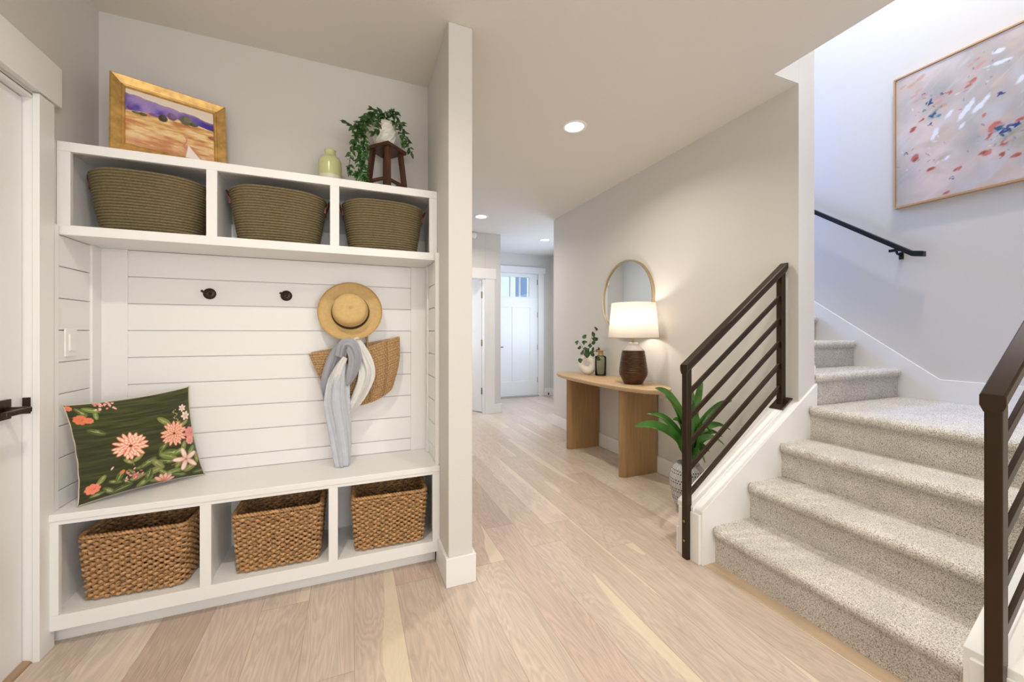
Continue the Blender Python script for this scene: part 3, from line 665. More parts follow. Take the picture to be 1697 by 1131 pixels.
def floral(nu, nv):
    U, V = np.meshgrid(np.linspace(0, 1, nu), np.linspace(0, 1, nv), indexing='ij'); C = np.zeros(U.shape + (3,)); C[:] = s2l((50, 56, 20))
    st = vnoise(U, V, 4, 60, 21, 2); n = vnoise(U, V, 30, 30, 22, 2)
    mixc(C, (st - .5) * 2.6, (74, 78, 32)); mixc(C, (.45 - st) * 4, (40, 44, 14))
    low = np.clip((.42 - V) * 3, 0, 1) * .5; mixc(C, low, (44, 48, 18))
    def petal(u, v, L, wd, a, c1, c2):
        cu, cv = u + math.cos(a) * L * .55, v + math.sin(a) * L * .55
        mixc(C, ell(U, V, cu, cv, L * .55, wd, a, .25), c2)
        mixc(C, ell(U, V, cu + math.cos(a) * L * .07, cv + math.sin(a) * L * .07, L * .44, wd * .66, a, .35), c1)
        mixc(C, ell(U, V, cu - math.cos(a) * L * .18, cv - math.sin(a) * L * .18, L * .30, wd * .22, a, .7) * .8, c2)
    def leaf(u, v, L, wd, a, c=(98, 118, 52), c2=(150, 160, 96)):
        mixc(C, ell(U, V, u, v, L, wd, a, .2), c)
        mixc(C, ell(U, V, u, v, L * .9, wd * .16, a, .5) * .8, c2)
        mixc(C, (ell(U, V, u, v, L * .8, wd * .75, a, .5) * (n > .62)) * .5, c2)
    rs = random.Random(9)
    G = ((90, 104, 44), (112, 128, 62), (74, 92, 36), (128, 132, 70))
    for (u, v, L, a) in ((.70, .69, .085, -.75), (.15, .70, .08, -.5), (.62, .38, .06, 1.4), (.08, .86, .07, .8), (.18, .87, .05, 1.5), (.73, .33, .10, -.25), (.66, .25, .09, -.3), (.55, .17, .10, .3), (.44, .25, .06, .2), (.30, .06, .09, .3), (.20, .07, .07, -.8),
                         (.85, .37, .07, 1.2), (.92, .30, .08, .9), (.97, .22, .07, 1.5), (.88, .12, .09, .5), (.70, .10, .10, .2), (.58, .05, .08, -.1), (.47, .07, .09, .7), (.36, .22, .05, 2.2), (.50, .28, .09, .5), (.84, .62, .05, 1.1), (.98, .44, .05, 1.5), (.14, .20, .06, 1.0), (.24, .15, .06, -.4), (.95, .05, .07, .1), (.78, .20, .08, .9), (.62, .13, .06, -.8), (.40, .14, .08, .3), (.27, .20, .07, 1.2), (.33, .12, .06, 2.3), (.68, .30, .10, -.5), (.58, .24, .09, -.9), (.50, .14, .08, 1.3), (.76, .06, .08, -.3), (.12, .06, .06, .2), (.16, .93, .07, -.4), (.09, .92, .06, 2.2), (.90, .62, .06, .5), (.66, .42, .07, .9), (.42, .36, .06, .7), (.34, .34, .05, 2.4), (.80, .33, .07, .4), (.90, .20, .06, -.6)):
        leaf(u, v, L, L * .40, a, G[rs.randrange(4)], (176, 182, 124))
    def dahlia(u, v, r, c1=(246, 212, 190), c2=(222, 116, 84)):
        for ring, (rr, k) in enumerate(((1.0, 16), (.80, 14), (.62, 12), (.44, 9), (.26, 6))):
            for i in range(k):
                a = 2 * math.pi * i / k + ring * .5 + rs.uniform(-.14, .14)
                petal(u + math.cos(a) * r * rr * .25, v + math.sin(a) * r * rr * .25, r * rr * .8, r * .16 * (1 - ring * .06), a, c1, c2)
    def peony(u, v, r, c1, c2):
        for ring, (rr, k) in enumerate(((1.0, 8), (.7, 6), (.4, 4))):
            for i in range(k):
                a = 2 * math.pi * i / k + ring * .7; mixc(C, ell(U, V, u + math.cos(a) * r * rr * .6, v + math.sin(a) * r * rr * .6, r * .42, r * .32, a + .8, .3), c1)
                mixc(C, ell(U, V, u + math.cos(a) * r * rr * .5, v + math.sin(a) * r * rr * .5, r * .28, r * .16, a + .8, .7) * .8, c2)
    mixc(C, (.006 - np.abs(U - .37 - .02 * np.sin(V * 9))) / .003 * (V < .45) * (V > .28), (120, 128, 70))
    peony(.07, .84, .055, (222, 120, 84), (190, 80, 56)); peony(.125, .825, .035, (226, 128, 92), (200, 90, 60)); peony(.02, .965, .03, (226, 130, 96), (200, 90, 60))
    for i in range(26): mixc(C, ell(U, V, .27 + rs.uniform(-.075, .07), .965 + rs.uniform(-.045, .04), .014, .010, rs.uniform(0, 3), .4), (240, 186, 168) if i % 2 else (226, 140, 128))
    dahlia(.375, .50, .135); dahlia(.775, .535, .13, (246, 196, 170), (220, 120, 92))
    peony(.955, .50, .075, (236, 150, 140), (200, 96, 96)); peony(.93, .42, .05, (238, 160, 146), (208, 100, 96))
    for i in range(5): petal(.85, .22, .13, .030, 2 * math.pi * i / 5 + .5, (246, 226, 214), (236, 182, 166))
    mixc(C, (.004 - np.abs((V - .22) - .25 * (U - .85))) / .003 * (U < .85) * (U > .70), (216, 120, 60))
    for i in range(6): petal(.93, .70, .05, .018, 2 * math.pi * i / 6, (246, 232, 222), (228, 190, 170))
    for i in range(6): petal(.905, .79, .04, .014, 2 * math.pi * i / 6 + .3, (244, 226, 214), (228, 190, 170))
    for i in range(14): mixc(C, ell(U, V, .82 + .02 * math.sin(i), .66 + i * .010, .008, .006, i, .4), (196, 180, 120))
    for i in range(30): mixc(C, ell(U, V, .37 + rs.gauss(0, .028), .17 + rs.gauss(0, .028), .016, .009, rs.uniform(0, 3), .4), (240, 176, 166) if i % 2 else (206, 112, 110))
    peony(.085, .13, .06, (238, 138, 110), (214, 92, 68))
    for i in range(5): petal(.62, .01, .10, .024, .3 + i * .5, (240, 200, 184), (226, 130, 108))
    mixc(C, ell(U, V, .29, .24, .03, .018, .9, .3), (216, 128, 74)); mixc(C, ell(U, V, .22, .30, .022, .008, 1.0, .3), (226, 206, 170))
    return C
def canvas_obj(name, C, P, m, root, thick, local=True):
    """P(u, v) -> point; grid carries its paint colour in an attribute"""
    nu, nv = C.shape[:2]; b = B(); b.grid([[P(i / (nu - 1), j / (nv - 1)) for j in range(nv)] for i in range(nu)], smooth=False)
    return obj(name, b, m, root, local=local, colors=C.reshape(-1, 3))
OIL = vmat('oil_paint', .45, .3, 220); ABST = vmat('acrylic_on_canvas', .7, .2, 260); COTTON = vmat('printed_cotton', .85, .25, 500, .2)

# landscape painting, leaning in the corner on top of the shelf
w_, h_ = .412, .372
lp = thing('framed_landscape_painting', 'gold-framed landscape painting of purple hills leaning on top of the shelf', 'painting', (-.958, 2.205, 2.006))
yaw = math.atan2(.150, .383); lean = math.atan2(.075, .37)
lp.rotation_euler = (-lean, 0, yaw)
fb = B(); prof = [(0, 0), (0, -.022), (.006, -.028), (.036, -.014), (.040, -.018), (.046, -.016), (.050, -.008), (.050, 0)]
def ring_pts(d, yy): return [(d, yy, d), (w_ - d, yy, d), (w_ - d, yy, h_ - d), (d, yy, h_ - d)]
fb.grid([ring_pts(d, yy) for d, yy in prof], closed_v=True, closed_u=True, smooth=False)
obj('frame', fb, GOLDF, lp, local=True)
canvas_obj('canvas', landscape(300, 260), lambda u, v: (.046 + u * (w_ - .092), -.006, .046 + v * (h_ - .092)), OIL, lp, 0)
obj('backing', B().box(.03, w_ - .03, -.004, .0, .03, h_ - .03), OAKF, lp, local=True)

# abstract painting in the stairwell
apn = thing('abstract_painting', 'large pale abstract painting with coral and blue strokes in a thin gold frame', 'painting', (3.6, 1.575, 2.108))
H2, W2 = .915, 1.02; fb = B()
prof = [(0, 0), (0, .036), (.010, .036), (.010, .028), (.016, .028), (.016, 0)]
fb.grid([[(-q, -d, d), (-q, -(W2 - d), d), (-q, -(W2 - d), H2 - d), (-q, -d, H2 - d)] for d, q in prof], closed_v=True, closed_u=True, smooth=False)
obj('frame', fb, mat('light_oak_gold_frame', (.55, .34, .17), .4, .25), apn, local=True)
canvas_obj('canvas', abstract(420, 360), lambda u, v: (-.030, -.013 - u * (W2 - .026), .013 + v * (H2 - .026)), ABST, apn, 0)
obj('stretcher', B().box(-.027, -.001, -(W2 - .02), -.02, .02, H2 - .02), OAKF, apn, local=True)

# ================================================================ CUSHION
cu = thing('throw_pillow', 'dark green floral throw pillow with pink dahlias in the bench corner', 'pillow', (-.86, 2.28, .525))
BL, BR_, TL, TR = Vector((-1.025, 2.132, .528)), Vector((-.672, 2.385, .528)), Vector((-1.076, 2.145, .940)), Vector((-.742, 2.405, .967))
nrm = (BR_ - BL).cross(TL - BL).normalized()
if nrm.y > 0: nrm = -nrm
def cpt(u, v, s):
    # pinched edges, pointed corners
    iu = .048 * math.sin(math.pi * v) ** .6; iv = .040 * math.sin(math.pi * u) ** .6
    uu = iu + u * (1 - 2 * iu); vv = iv * 1.0 + v * (1 - 2 * iv)
    p = BL.lerp(BR_, uu).lerp(TL.lerp(TR, uu), vv)
    g = (math.sin(math.pi * u) * math.sin(math.pi * v)) ** .55
    wr = .006 * math.sin(v * 34 + u * 6) * math.exp(-u * 5) * math.sin(math.pi * v) + .005 * math.sin(u * 11 - v * 9) * g
    sag = 1 + .25 * (1 - v)
    return p + nrm * ((.070 * g * sag + wr) if s > 0 else -.045 * g)
CF = floral(330, 330)
canvas_obj('front_cover', CF, lambda u, v: cpt(u, v, 1), COTTON, cu, 0, local=False)
bbk = B(); bbk.grid([[cpt(i / 60, j / 60, -1) for j in range(61)] for i in range(61)])
obj('back_cover', bbk, mat('cream_cotton', (.66, .60, .50), .9, bump=.3, bscale=400), cu)
pp = B(); loop = [cpt(i / 40, 0, 1) for i in range(40)] + [cpt(1, i / 40, 1) for i in range(40)] + [cpt(1 - i / 40, 1, 1) for i in range(40)] + [cpt(0, 1 - i / 40, 1) for i in range(40)]
pp.tube(loop, .0028, 6, closed=True); obj('piping', pp, mat('cream_piping', (.55, .48, .37), .9), cu)

# ================================================================ WICKER BASKETS
def rrect(hw, hd, r, n):
    """points around a rounded rectangle, evenly by arc"""
    L = 2 * (2 * hw - 2 * r) + 2 * (2 * hd - 2 * r) + 2 * math.pi * r; out = []
    segs = [((-hw + r, -hd), (1, 0), 2 * hw - 2 * r), ((hw, -hd + r), (0, 1), 2 * hd - 2 * r), ((hw - r, hd), (-1, 0), 2 * hw - 2 * r), ((-hw, hd - r), (0, -1), 2 * hd - 2 * r)]
    cents = [(hw - r, -hd + r, -math.pi / 2), (hw - r, hd - r, 0), (-hw + r, hd - r, math.pi / 2), (-hw + r, -hd + r, math.pi)]
    for i in range(n):
        s = L * i / n
        for (p, d, l), (cx, cy, a0) in zip(segs, cents):
            if s < l: out.append((p[0] + d[0] * s, p[1] + d[1] * s, d[1], -d[0])); break
            s -= l
            if s < math.pi * r / 2:
                a = a0 + s / r; out.append((cx + r * math.cos(a), cy + r * math.sin(a), math.cos(a), math.sin(a))); break
            s -= math.pi * r / 2
    return out
def wicker():
    H = .268; nst = 60; rows = 21; per = 8; n = nst * per
    body = B(); stake = B(); rnd = random.Random(3)
    def ringp(t): return rrect(.163 + .018 * t, .118 + .012 * t, .03, n)
    base = [ringp(k / rows) for k in range(rows + 1)]
    for k in range(rows):
        t = (k + .5) / rows; z = .008 + (H - .02) * t; pts = []; rad = []
        rp = base[k]; ph = rnd.random() * 6
        for i in range(n):
            x, y, nx, ny = rp[i]; a = math.pi * i / per + math.pi * k
            o = .0062 * math.sin(a); tw = .0016 * math.sin(a * 2.0 + ph)
            pts.append((x + nx * o, y + ny * o, z + tw + .0012 * math.sin(i * .37 + ph)))
            rad.append(.0048 + .0022 * math.sin(a) ** 2 * rnd.uniform(.6, 1.3))
        body.tube(pts, rad, 6, closed=True, flat=1.12)
    for i in range(nst):
        q = int(i * per); b0, b1 = base[0][q], base[rows][q]
        stake.tube([(b0[0], b0[1], .004), (b1[0], b1[1], H - .004)], .0026, 5)
    rim = B(); rp = base[rows]
    for s in (0, 1):
        pts = [(x + nx * .005 * math.sin(i * .55 + math.pi * s), y + ny * .005 * math.sin(i * .55 + math.pi * s), H + .0035 * math.cos(i * .55 + math.pi * s)) for i, (x, y, nx, ny) in enumerate(rp)]
        rim.tube(pts, .0058, 6, closed=True)
    bot = B(); bot.box(-.155, .155, -.11, .11, .002, .008)
    return body, stake, rim, bot
wb = thing('wicker_basket', 'woven seagrass basket in the left bench cubby under the green pillow', 'basket', (-.838, 2.26, .130), R(-3.5), 'wicker baskets in the bench')
body, stake, rim, bot = wicker()
obj('woven_body', body, WICK, wb, local=True); obj('stakes', stake, WICKD, wb, local=True)
obj('rim', rim, WICK, wb, local=True); obj('base', bot, WICKD, wb, local=True)
dup(wb, (-.315, 2.248, .130), R(-1), 'woven seagrass basket in the middle bench cubby')
dup(wb, (.189, 2.240, .130), R(-2), 'woven seagrass basket in the right bench cubby next to the column')

# ================================================================ ROPE BASKETS
def rope_basket():
    H = .262; rows = 21; n = 150; body = B(); P = []
    def sec(t, a):   # superellipse section, flaring to the top
        hx = .163 + .041 * t ** .8; hy = .105 + .022 * t; p = 2.0 / 2.9
        c, s_ = math.cos(a), math.sin(a)
        return hx * math.copysign(abs(c) ** p, c), hy * math.copysign(abs(s_) ** p, s_)
    for k in range(rows):
        for q in range(8):
            t = (k + q / 8.0) / rows; bul = .0105 * abs(math.sin(math.pi * q / 8.0)) ** .55; ring = []
            for i in range(n):
                a = 2 * math.pi * i / n; x, y = sec(t, a)
                l = math.hypot(x, y); dip = -.012 * (t ** 3) * (abs(math.cos(a)) ** 3)
                tw = .0007 * math.sin(i * 2.1 + k)
                ring.append((x * (1 + (bul + tw) / l), y * (1 + (bul + tw) / l), H * t + dip + .003 * t * math.sin(3 * a + 1)))
            P.append(ring)
    # lip and inner wall
    for t, s_ in ((1.0, 1.0), (1.005, .985), (.98, .965), (.5, .94), (.06, .93)):
        P.append([(sec(min(t, 1), 2 * math.pi * i / n)[0] * s_, sec(min(t, 1), 2 * math.pi * i / n)[1] * s_, H * t - .012 * (min(t, 1) ** 3) * abs(math.cos(2 * math.pi * i / n)) ** 3) for i in range(n)])
    body.grid(P, closed_v=True)
    bt = B(); bt.lathe([(0, .004), (1, .004)], 60, sx=.155, sy=.10, smooth=False)
    hd = []
    for s_ in (-1, 1):
        b = B(); x = s_ * .206
        pts = [(x, -.030, .200), (x + s_ * .012, -.026, .232), (x + s_ * .018, -.012, .252), (x + s_ * .019, 0, .256), (x + s_ * .018, .012, .252), (x + s_ * .012, .026, .232), (x, .030, .200)]
        b.tube(pts, .0075, 8, flat=.45); b.box(min(x - s_ * .006, x + s_ * .004), max(x - s_ * .006, x + s_ * .004), -.042, -.018, .185, .216).box(min(x - s_ * .006, x + s_ * .004), max(x - s_ * .006, x + s_ * .004), .018, .042, .185, .216)
        hd.append(b)
    return body, bt, hd
rb = thing('rope_basket', 'grey-brown coiled rope basket in the left shelf cubby under the painting', 'basket', (-.838, 2.302, 1.665), 0, 'rope baskets on the shelf')
body, bt, hd = rope_basket()
obj('coiled_body', body, ROPE, rb, local=True); obj('base', bt, ROPE, rb, local=True)
for b in hd: obj('leather_handle', b, LEATHER, rb, local=True)
dup(rb, (-.334, 2.302, 1.665), R(1), 'grey-brown coiled rope basket in the middle shelf cubby')
dup(rb, (.165, 2.302, 1.665), R(-2), 'grey-brown coiled rope basket in the right shelf cubby below the stool')

# ================================================================ VASE + STOOL + IVY ON THE SHELF TOP
gv = thing('green_vase', 'pale green glazed bottle vase with cream base on top of the shelf', 'vase', (-.106, 2.33, 2.005))
b = B(); b.lathe([(.057, .062), (.058, .12), (.056, .145), (.046, .163), (.032, .170), (.028, .174), (.027, .198), (.029, .203), (.024, .203), (.022, .175)], 48); obj('upper_body', b, CERG, gv, local=True)
b = B(); b.lathe([(0, 0), (.052, 0), (.055, .006), (.057, .062)], 48); obj('lower_body', b, CERC, gv, local=True, label='cream glazed lower half')
stl = thing('wooden_stool', 'small dark walnut stool with splayed legs on top of the shelf', 'stool', (.183, 2.312, 2.005), R(44))
obj('seat', B().box(-.077, .077, -.077, .077, .236, .256), STOOLW, stl, local=True, bev=.004)
lg = []
for sx in (-1, 1):
    for sy in (-1, 1):
        b = B(); b.bar((sx * .072, sy * .072, 0), (sx * .052, sy * .052, .238), .025, .025, up=(1, 0, 0)); obj('leg', b, STOOLW, stl, local=True, bev=.003)
for sx in (-1, 1):
    b = B(); b.bar((sx * .0665, -.0665, .062), (sx * .0665, .0665, .062), .012, .018); obj('stretcher', b, STOOLW, stl, local=True, bev=.002)
    b = B(); b.bar((-.067, sx * .067, .055), (.067, sx * .067, .055), .012, .018); obj('stretcher', b, STOOLW, stl, local=True, bev=.002)

def leaf(b, base, d, up, L, Wd, bend=.25, fold=.25, n=5, sharp=1.0):
    d = Vector(d).normalized(); up = Vector(up); s = d.cross(up)
    if s.length < 1e-3: s = d.cross(Vector((1, 0, .3)))
    s.normalize(); u = s.cross(d); P = []
    for i in range(n + 1):
        t = i / n; w = Wd * (math.sin(math.pi * min(1, t ** .75 * .98 + .02)) ** sharp) if i not in (0, n) else Wd * .04
        c = Vector(base) + d * (L * t) - u * (bend * L * t * t)
        P.append([tuple(c - s * w / 2 + u * (fold * w / 2)), tuple(c), tuple(c + s * w / 2 + u * (fold * w / 2))])
    b.grid(P)
iv = thing('trailing_ivy_plant', 'trailing green vine in a white faceted pot standing on the small walnut stool', 'potted plant', (.172, 2.312, 2.2615))
pot = B(); rs = random.Random(5)
prof = [(0, 0), (.040, 0), (.056, .020), (.067, .055), (.068, .085), (.060, .118), (.048, .138), (.043, .136), (.05, .11), (0, .10)]
P = []
for r, z in prof:
    P.append([(r * (1 + rs.uniform(-.05, .05) * (r > .05)) * math.cos(2 * math.pi * j / 14 + z * 9), r * (1 + rs.uniform(-.05, .05) * (r > .05)) * math.sin(2 * math.pi * j / 14 + z * 9), z) for j in range(14)])
pot.grid(P, closed_v=True, smooth=False); obj('pot', pot, CERW, iv, local=True, bev=0)
VN = [[(0.168, 2.28, 2.411), (0.097, 2.24, 2.392), (0.046, 2.22, 2.33), (0.022, 2.2, 2.253), (0.028, 2.2, 2.191), (0.039, 2.19, 2.111), (0.027, 2.19, 2.041)],
 [(0.179, 2.3, 2.426), (0.114, 2.28, 2.429), (0.061, 2.26, 2.379), (0.016, 2.24, 2.318), (-0.025, 2.24, 2.326)],
 [(0.146, 2.28, 2.403), (0.075, 2.22, 2.336), (0.057, 2.2, 2.26), (0.068, 2.18, 2.174), (0.051, 2.18, 2.093), (0.059, 2.18, 2.026)],
 [(0.179, 2.3, 2.423), (0.205, 2.3, 2.452), (0.251, 2.3, 2.417), (0.277, 2.3, 2.358), (0.297, 2.3, 2.3), (0.314, 2.3, 2.255)],
 [(0.193, 2.28, 2.413), (0.233, 2.26, 2.384), (0.253, 2.26, 2.334), (0.266, 2.26, 2.283)],
 [(0.179, 2.3, 2.426), (0.147, 2.3, 2.453), (0.103, 2.3, 2.457)],
 [(0.189, 2.3, 2.428), (0.216, 2.28, 2.457), (0.234, 2.27, 2.449)],
 [(0.096, 2.22, 2.369), (0.051, 2.2, 2.29), (0.004, 2.2, 2.203), (-0.007, 2.2, 2.132), (-0.013, 2.2, 2.063)],
 [(0.119, 2.24, 2.371), (0.136, 2.22, 2.316), (0.111, 2.21, 2.284)]]
def catmull(L, m=6):
    L = [Vector(p) for p in L]; out = []
    for i in range(len(L) - 1):
        p0, p1, p2, p3 = L[max(i - 1, 0)], L[i], L[i + 1], L[min(i + 2, len(L) - 1)]
        for k in range(m):
            t = k / m; out.append(.5 * ((2 * p1) + (p2 - p0) * t + (2 * p0 - 5 * p1 + 4 * p2 - p3) * t * t + (3 * p1 - p0 - 3 * p2 + p3) * t ** 3))
    out.append(L[-1]); return out
fol = B(); stm = B(); rs = random.Random(11)
for vi, L in enumerate(VN):
    c = catmull(L, 9); stm.tube(c, .0014, 5)
    for i in range(1, len(c), 1 if vi in (0, 1, 2) else 2):
        tn = (c[i] - c[i - 1]).normalized()
        for q in (-1, 1):
            if rs.random() < .14: continue
            a = Vector((rs.uniform(-1, 1), rs.uniform(-1, .35), rs.uniform(-.6, .7))); dd = (tn * .5 + a * .9).normalized()
            leaf(fol, c[i], dd, (rs.uniform(-.3, .3), -1, .5), rs.uniform(.026, .040), rs.uniform(.014, .020), .3, .3, 5)
    leaf(fol, c[-1], (c[-1] - c[-2]), (0, -1, .3), .028, .013)
obj('vine', stm, STEM, iv); obj('foliage', fol, LEAFD, iv)

# ================================================================ HAT, TOTE, SCARF
hat = thing('straw_hat', 'tan straw hat with black ribbon hanging on the third hook', 'hat', (-.004, 2.372, 1.343))
hat.rotation_euler = (R(90 - 13), 0, R(-3))      # crown faces the room
b = B(); P = []
prof = [(.0, .094), (.03, .0935), (.062, .091), (.077, .086), (.084, .076), (.086, .060), (.092, .030), (.095, .010), (.101, .005), (.115, .004), (.130, .006), (.150, .012), (.162, .020), (.167, .026), (.166, .028)]
for r, z in prof:
    ring = []
    for j in range(80):
        a = 2 * math.pi * j / 80; rim = max(0, (r - .095) / .075)
        ring.append((r * math.cos(a), r * math.sin(a) * 1.0, z + rim * (-.007 * math.cos(2 * a) + .003 * math.sin(3 * a))))
    P.append(ring)
b.grid(P, closed_v=True); o = obj('straw_body', b, STRAWH, hat, local=True)
md = o.modifiers.new('thick', 'SOLIDIFY'); md.thickness = .0025; md.offset = -1
b = B(); b.lathe([(.0950, .008), (.0990, .010), (.0965, .026), (.0945, .038), (.0900, .040)], 70); obj('ribbon_band', b, RIBBON, hat, local=True)

# tote: crocheted straw bag hanging tilted
tt = thing('straw_tote_bag', 'crocheted brown straw tote bag hanging under the hat behind the scarf', 'bag', (.03, 2.37, 1.20))
def tote(sgn):
    nu, nv = 300, 230; P = []
    for i in range(nu):
        u = i / (nu - 1); row = []
        for j in range(nv):
            v = j / (nv - 1)     # v=0 bottom
            top = Vector((-.215 + .475 * u, 0, 1.118 + .092 * u)); top.z += -.028 * math.sin(math.pi * u) ** 2
            bot = Vector((-.105 + .325 * u, 0, .840 + .055 * u)); bot.z += -.060 * math.sin(math.pi * u) ** .6 + .02
            # rounded lower corners and bulging sides
            p = bot.lerp(top, v); p.x += .018 * math.sin(math.pi * v) * (1 if u > .5 else -.2) * abs(u - .5) * 2
            g = max(0, math.sin(math.pi * u)) ** .5 * (.35 + .65 * math.sin(math.pi * min(1, .12 + v * .80)))
            d = .050 * g
            cu, cv = u * 32, v * 22; k = (abs(math.sin(math.pi * (cu + .18 * math.sin(math.pi * cv)))) * abs(math.sin(math.pi * cv))) ** .5
            d2 = .0125 * k
            if sgn > 0 and int(cu) in (12, 19, 26) and k < .8: d2 = -.008
            y = 2.388 - d * (1 if sgn > 0 else 0) - d2 * (1 if sgn > 0 else -.2) - .010
            if u in (0, 1) or v == 0: y = 2.380
            row.append((p.x, min(y, 2.405), p.z))
        P.append(row)
    return B().grid(P)
obj('front_panel', tote(1), STRAWT, tt); 
bk = B(); bk.grid([[(p.x, 2.402 - .012 * math.sin(math.pi * u), p.z) for v in [j / 20 for j in range(21)] for p in [Vector((-.105 + .325 * u, 0, .86 + .055 * u - .060 * math.sin(math.pi * u) ** .6)).lerp(Vector((-.205 + .465 * u, 0, 1.125 + .08 * u)), v)]] for u in [i / 30 for i in range(31)]])
obj('back_panel', bk, STRAWT, tt)
b = B(); b.tube(catmull([(-.04, 2.375, 1.12), (-.02, 2.40, 1.22), (.0, 2.418, 1.38), (.012, 2.42, 1.42), (.035, 2.418, 1.38), (.075, 2.40, 1.24), (.085, 2.365, 1.14)], 6), .0065, 8)
obj('handle', b, STRAWT, tt)

# scarf
SC1 = mat('light_grey_linen', (.52, .55, .60), .9, bump=.25, bscale=600, var=.06, vscale=25)
SC2 = mat('off_white_linen', (.70, .70, .68), .9, bump=.25, bscale=600)
SC3 = mat('mid_grey_linen', (.36, .37, .41), .9, bump=.25, bscale=600)
sf = thing('scarf', 'light grey and white gauzy scarf hanging below the hat down to the bench seat', 'scarf', (-.02, 2.30, .526))
def cloth(path, widths, depth, folds, amp, seed, face_y=-1, nv=34, tw=0.0):
    """ribbon of folded cloth following a path (x, y, z)"""
    c = catmull(path, 10); n = len(c); P = []; rs = random.Random(seed); ph = rs.uniform(0, 6)
    for i, p in enumerate(c):
        t = i / (n - 1); k = t * (len(widths) - 1); k0 = min(int(k), len(widths) - 2); w = widths[k0] + (widths[k0 + 1] - widths[k0]) * (k - k0)
        tn = (c[min(i + 1, n - 1)] - c[max(i - 1, 0)]).normalized(); s = tn.cross(Vector((0, -1, 0)))
        if s.length < .2: s = Vector((1, 0, 0))
        s.normalize(); row = []
        for j in range(nv + 1):
            v = j / nv - .5; a = v * folds * 2 * math.pi + ph + t * tw
            y = p.y - depth * math.cos(math.pi * v) - amp * math.sin(a) - amp * .4 * math.sin(2.3 * a + t * 5)
            q = p + s * (v * w + amp * .3 * math.cos(a)); row.append((q.x, y, q.z))
        P.append(row)
    return P
def scarf_part(name, path, widths, depth, folds, amp, seed, m, tw=0.0):
    b = B(); b.grid(cloth(path, widths, depth, folds, amp, seed, tw=tw)); o = obj(name, b, m, sf)
    md = o.modifiers.new('thick', 'SOLIDIFY'); md.thickness = .0018
    if name == 'fold' or m is SC1 or m is SC3: pass
    return o
scarf_part('left_loop', [(-.03, 2.325, 1.185), (-.075, 2.32, 1.10), (-.115, 2.32, .98), (-.110, 2.325, .86), (-.085, 2.33, .72)], [.05, .075, .07, .055, .02], .015, 2.2, .006, 2, SC3, 3)
scarf_part('right_loop', [(.01, 2.315, 1.20), (.06, 2.305, 1.09), (.075, 2.30, 1.00), (.035, 2.305, .89), (-.02, 2.31, .80)], [.05, .085, .09, .07, .04], .02, 2.0, .007, 3, SC2, 2)
scarf_part('long_tail', [(-.035, 2.30, 1.07), (-.060, 2.285, .98), (-.070, 2.28, .86), (-.060, 2.28, .74), (-.050, 2.275, .62), (-.045, 2.262, .529)], [.05, .105, .125, .115, .10, .075], .022, 2.6, .006, 5, SC1, 4)
scarf_part('white_inner_fold', [(-.03, 2.278, 1.10), (-.065, 2.272, 1.03), (-.098, 2.285, .92), (-.10, 2.30, .80)], [.03, .05, .04, .01], .012, 1.5, .005, 6, SC2, 2)
scarf_part('knot_fold', [(-.055, 2.285, 1.10), (-.035, 2.262, 1.165), (.0, 2.258, 1.16), (.018, 2.265, 1.09), (.0, 2.275, 1.01), (-.02, 2.285, .95)], [.05, .06, .065, .065, .055, .02], .016, 1.6, .005, 8, SC3, 2)
fr_ = B(); rs = random.Random(2)
for i in range(34):
    x = -.078 + .066 * i / 33; fr_.tube([(x, 2.258 + rs.uniform(-.006, .006), .535), (x + rs.uniform(-.004, .004), 2.256 + rs.uniform(-.006, .006), .5265)], .0006, 4)
obj('fringe', fr_, SC1, sf)

# ================================================================ CONSOLE TABLE
TZ = .785
ct = thing('console_table', 'light oak oval console table with two slab legs against the hall wall', 'table', (2.27, 3.20, 0))
def oval(a, b, n=120, p=2.5):
    return [(math.copysign(abs(math.cos(t)) ** (2 / p), math.cos(t)) * b, math.copysign(abs(math.sin(t)) ** (2 / p), math.sin(t)) * a) for t in [2 * math.pi * i / n for i in range(n)]]
b = B(); rings = []
for s, z in ((0.0, TZ), (.80, TZ), (.985, TZ), (1.0, TZ - .004), (1.0, TZ - .014), (.975, TZ - .026), (.94, TZ - .036), (0.0, TZ - .036)):
    rings.append([(2.265 + x * s, 3.20 + y * (1 - (1 - s) * .3 if s > 0 else 0), z) for x, y in oval(.80, .238)])
b.grid(rings, closed_v=True); o = obj('tabletop', b, OAKT, ct)
md = o.modifiers.new('e', 'EDGE_SPLIT'); md.split_angle = R(35)
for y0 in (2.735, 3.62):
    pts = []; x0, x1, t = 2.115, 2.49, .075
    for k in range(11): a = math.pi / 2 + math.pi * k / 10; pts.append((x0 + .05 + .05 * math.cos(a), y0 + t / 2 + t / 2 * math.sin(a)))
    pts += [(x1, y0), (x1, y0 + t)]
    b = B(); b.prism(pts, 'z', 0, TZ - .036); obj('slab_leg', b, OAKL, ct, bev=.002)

# mirror
mr = thing('round_mirror', 'round wall mirror with thin brushed gold rim above the console table', 'mirror', (2.51, 3.16, 1.562))
b = B(); b.lathe([(0, .016), (.368, .016)], 96, smooth=False); b.v = [(-z, y, x) for x, y, z in b.v]; obj('mirror_glass', b, MIRROR, mr, local=True)
b = B(); b.lathe([(.366, .012), (.366, .028), (.380, .028), (.380, 0), (0, 0)], 96, smooth=False); b.v = [(-z, y, x) for x, y, z in b.v]; obj('rim', b, MIRG, mr, local=True)

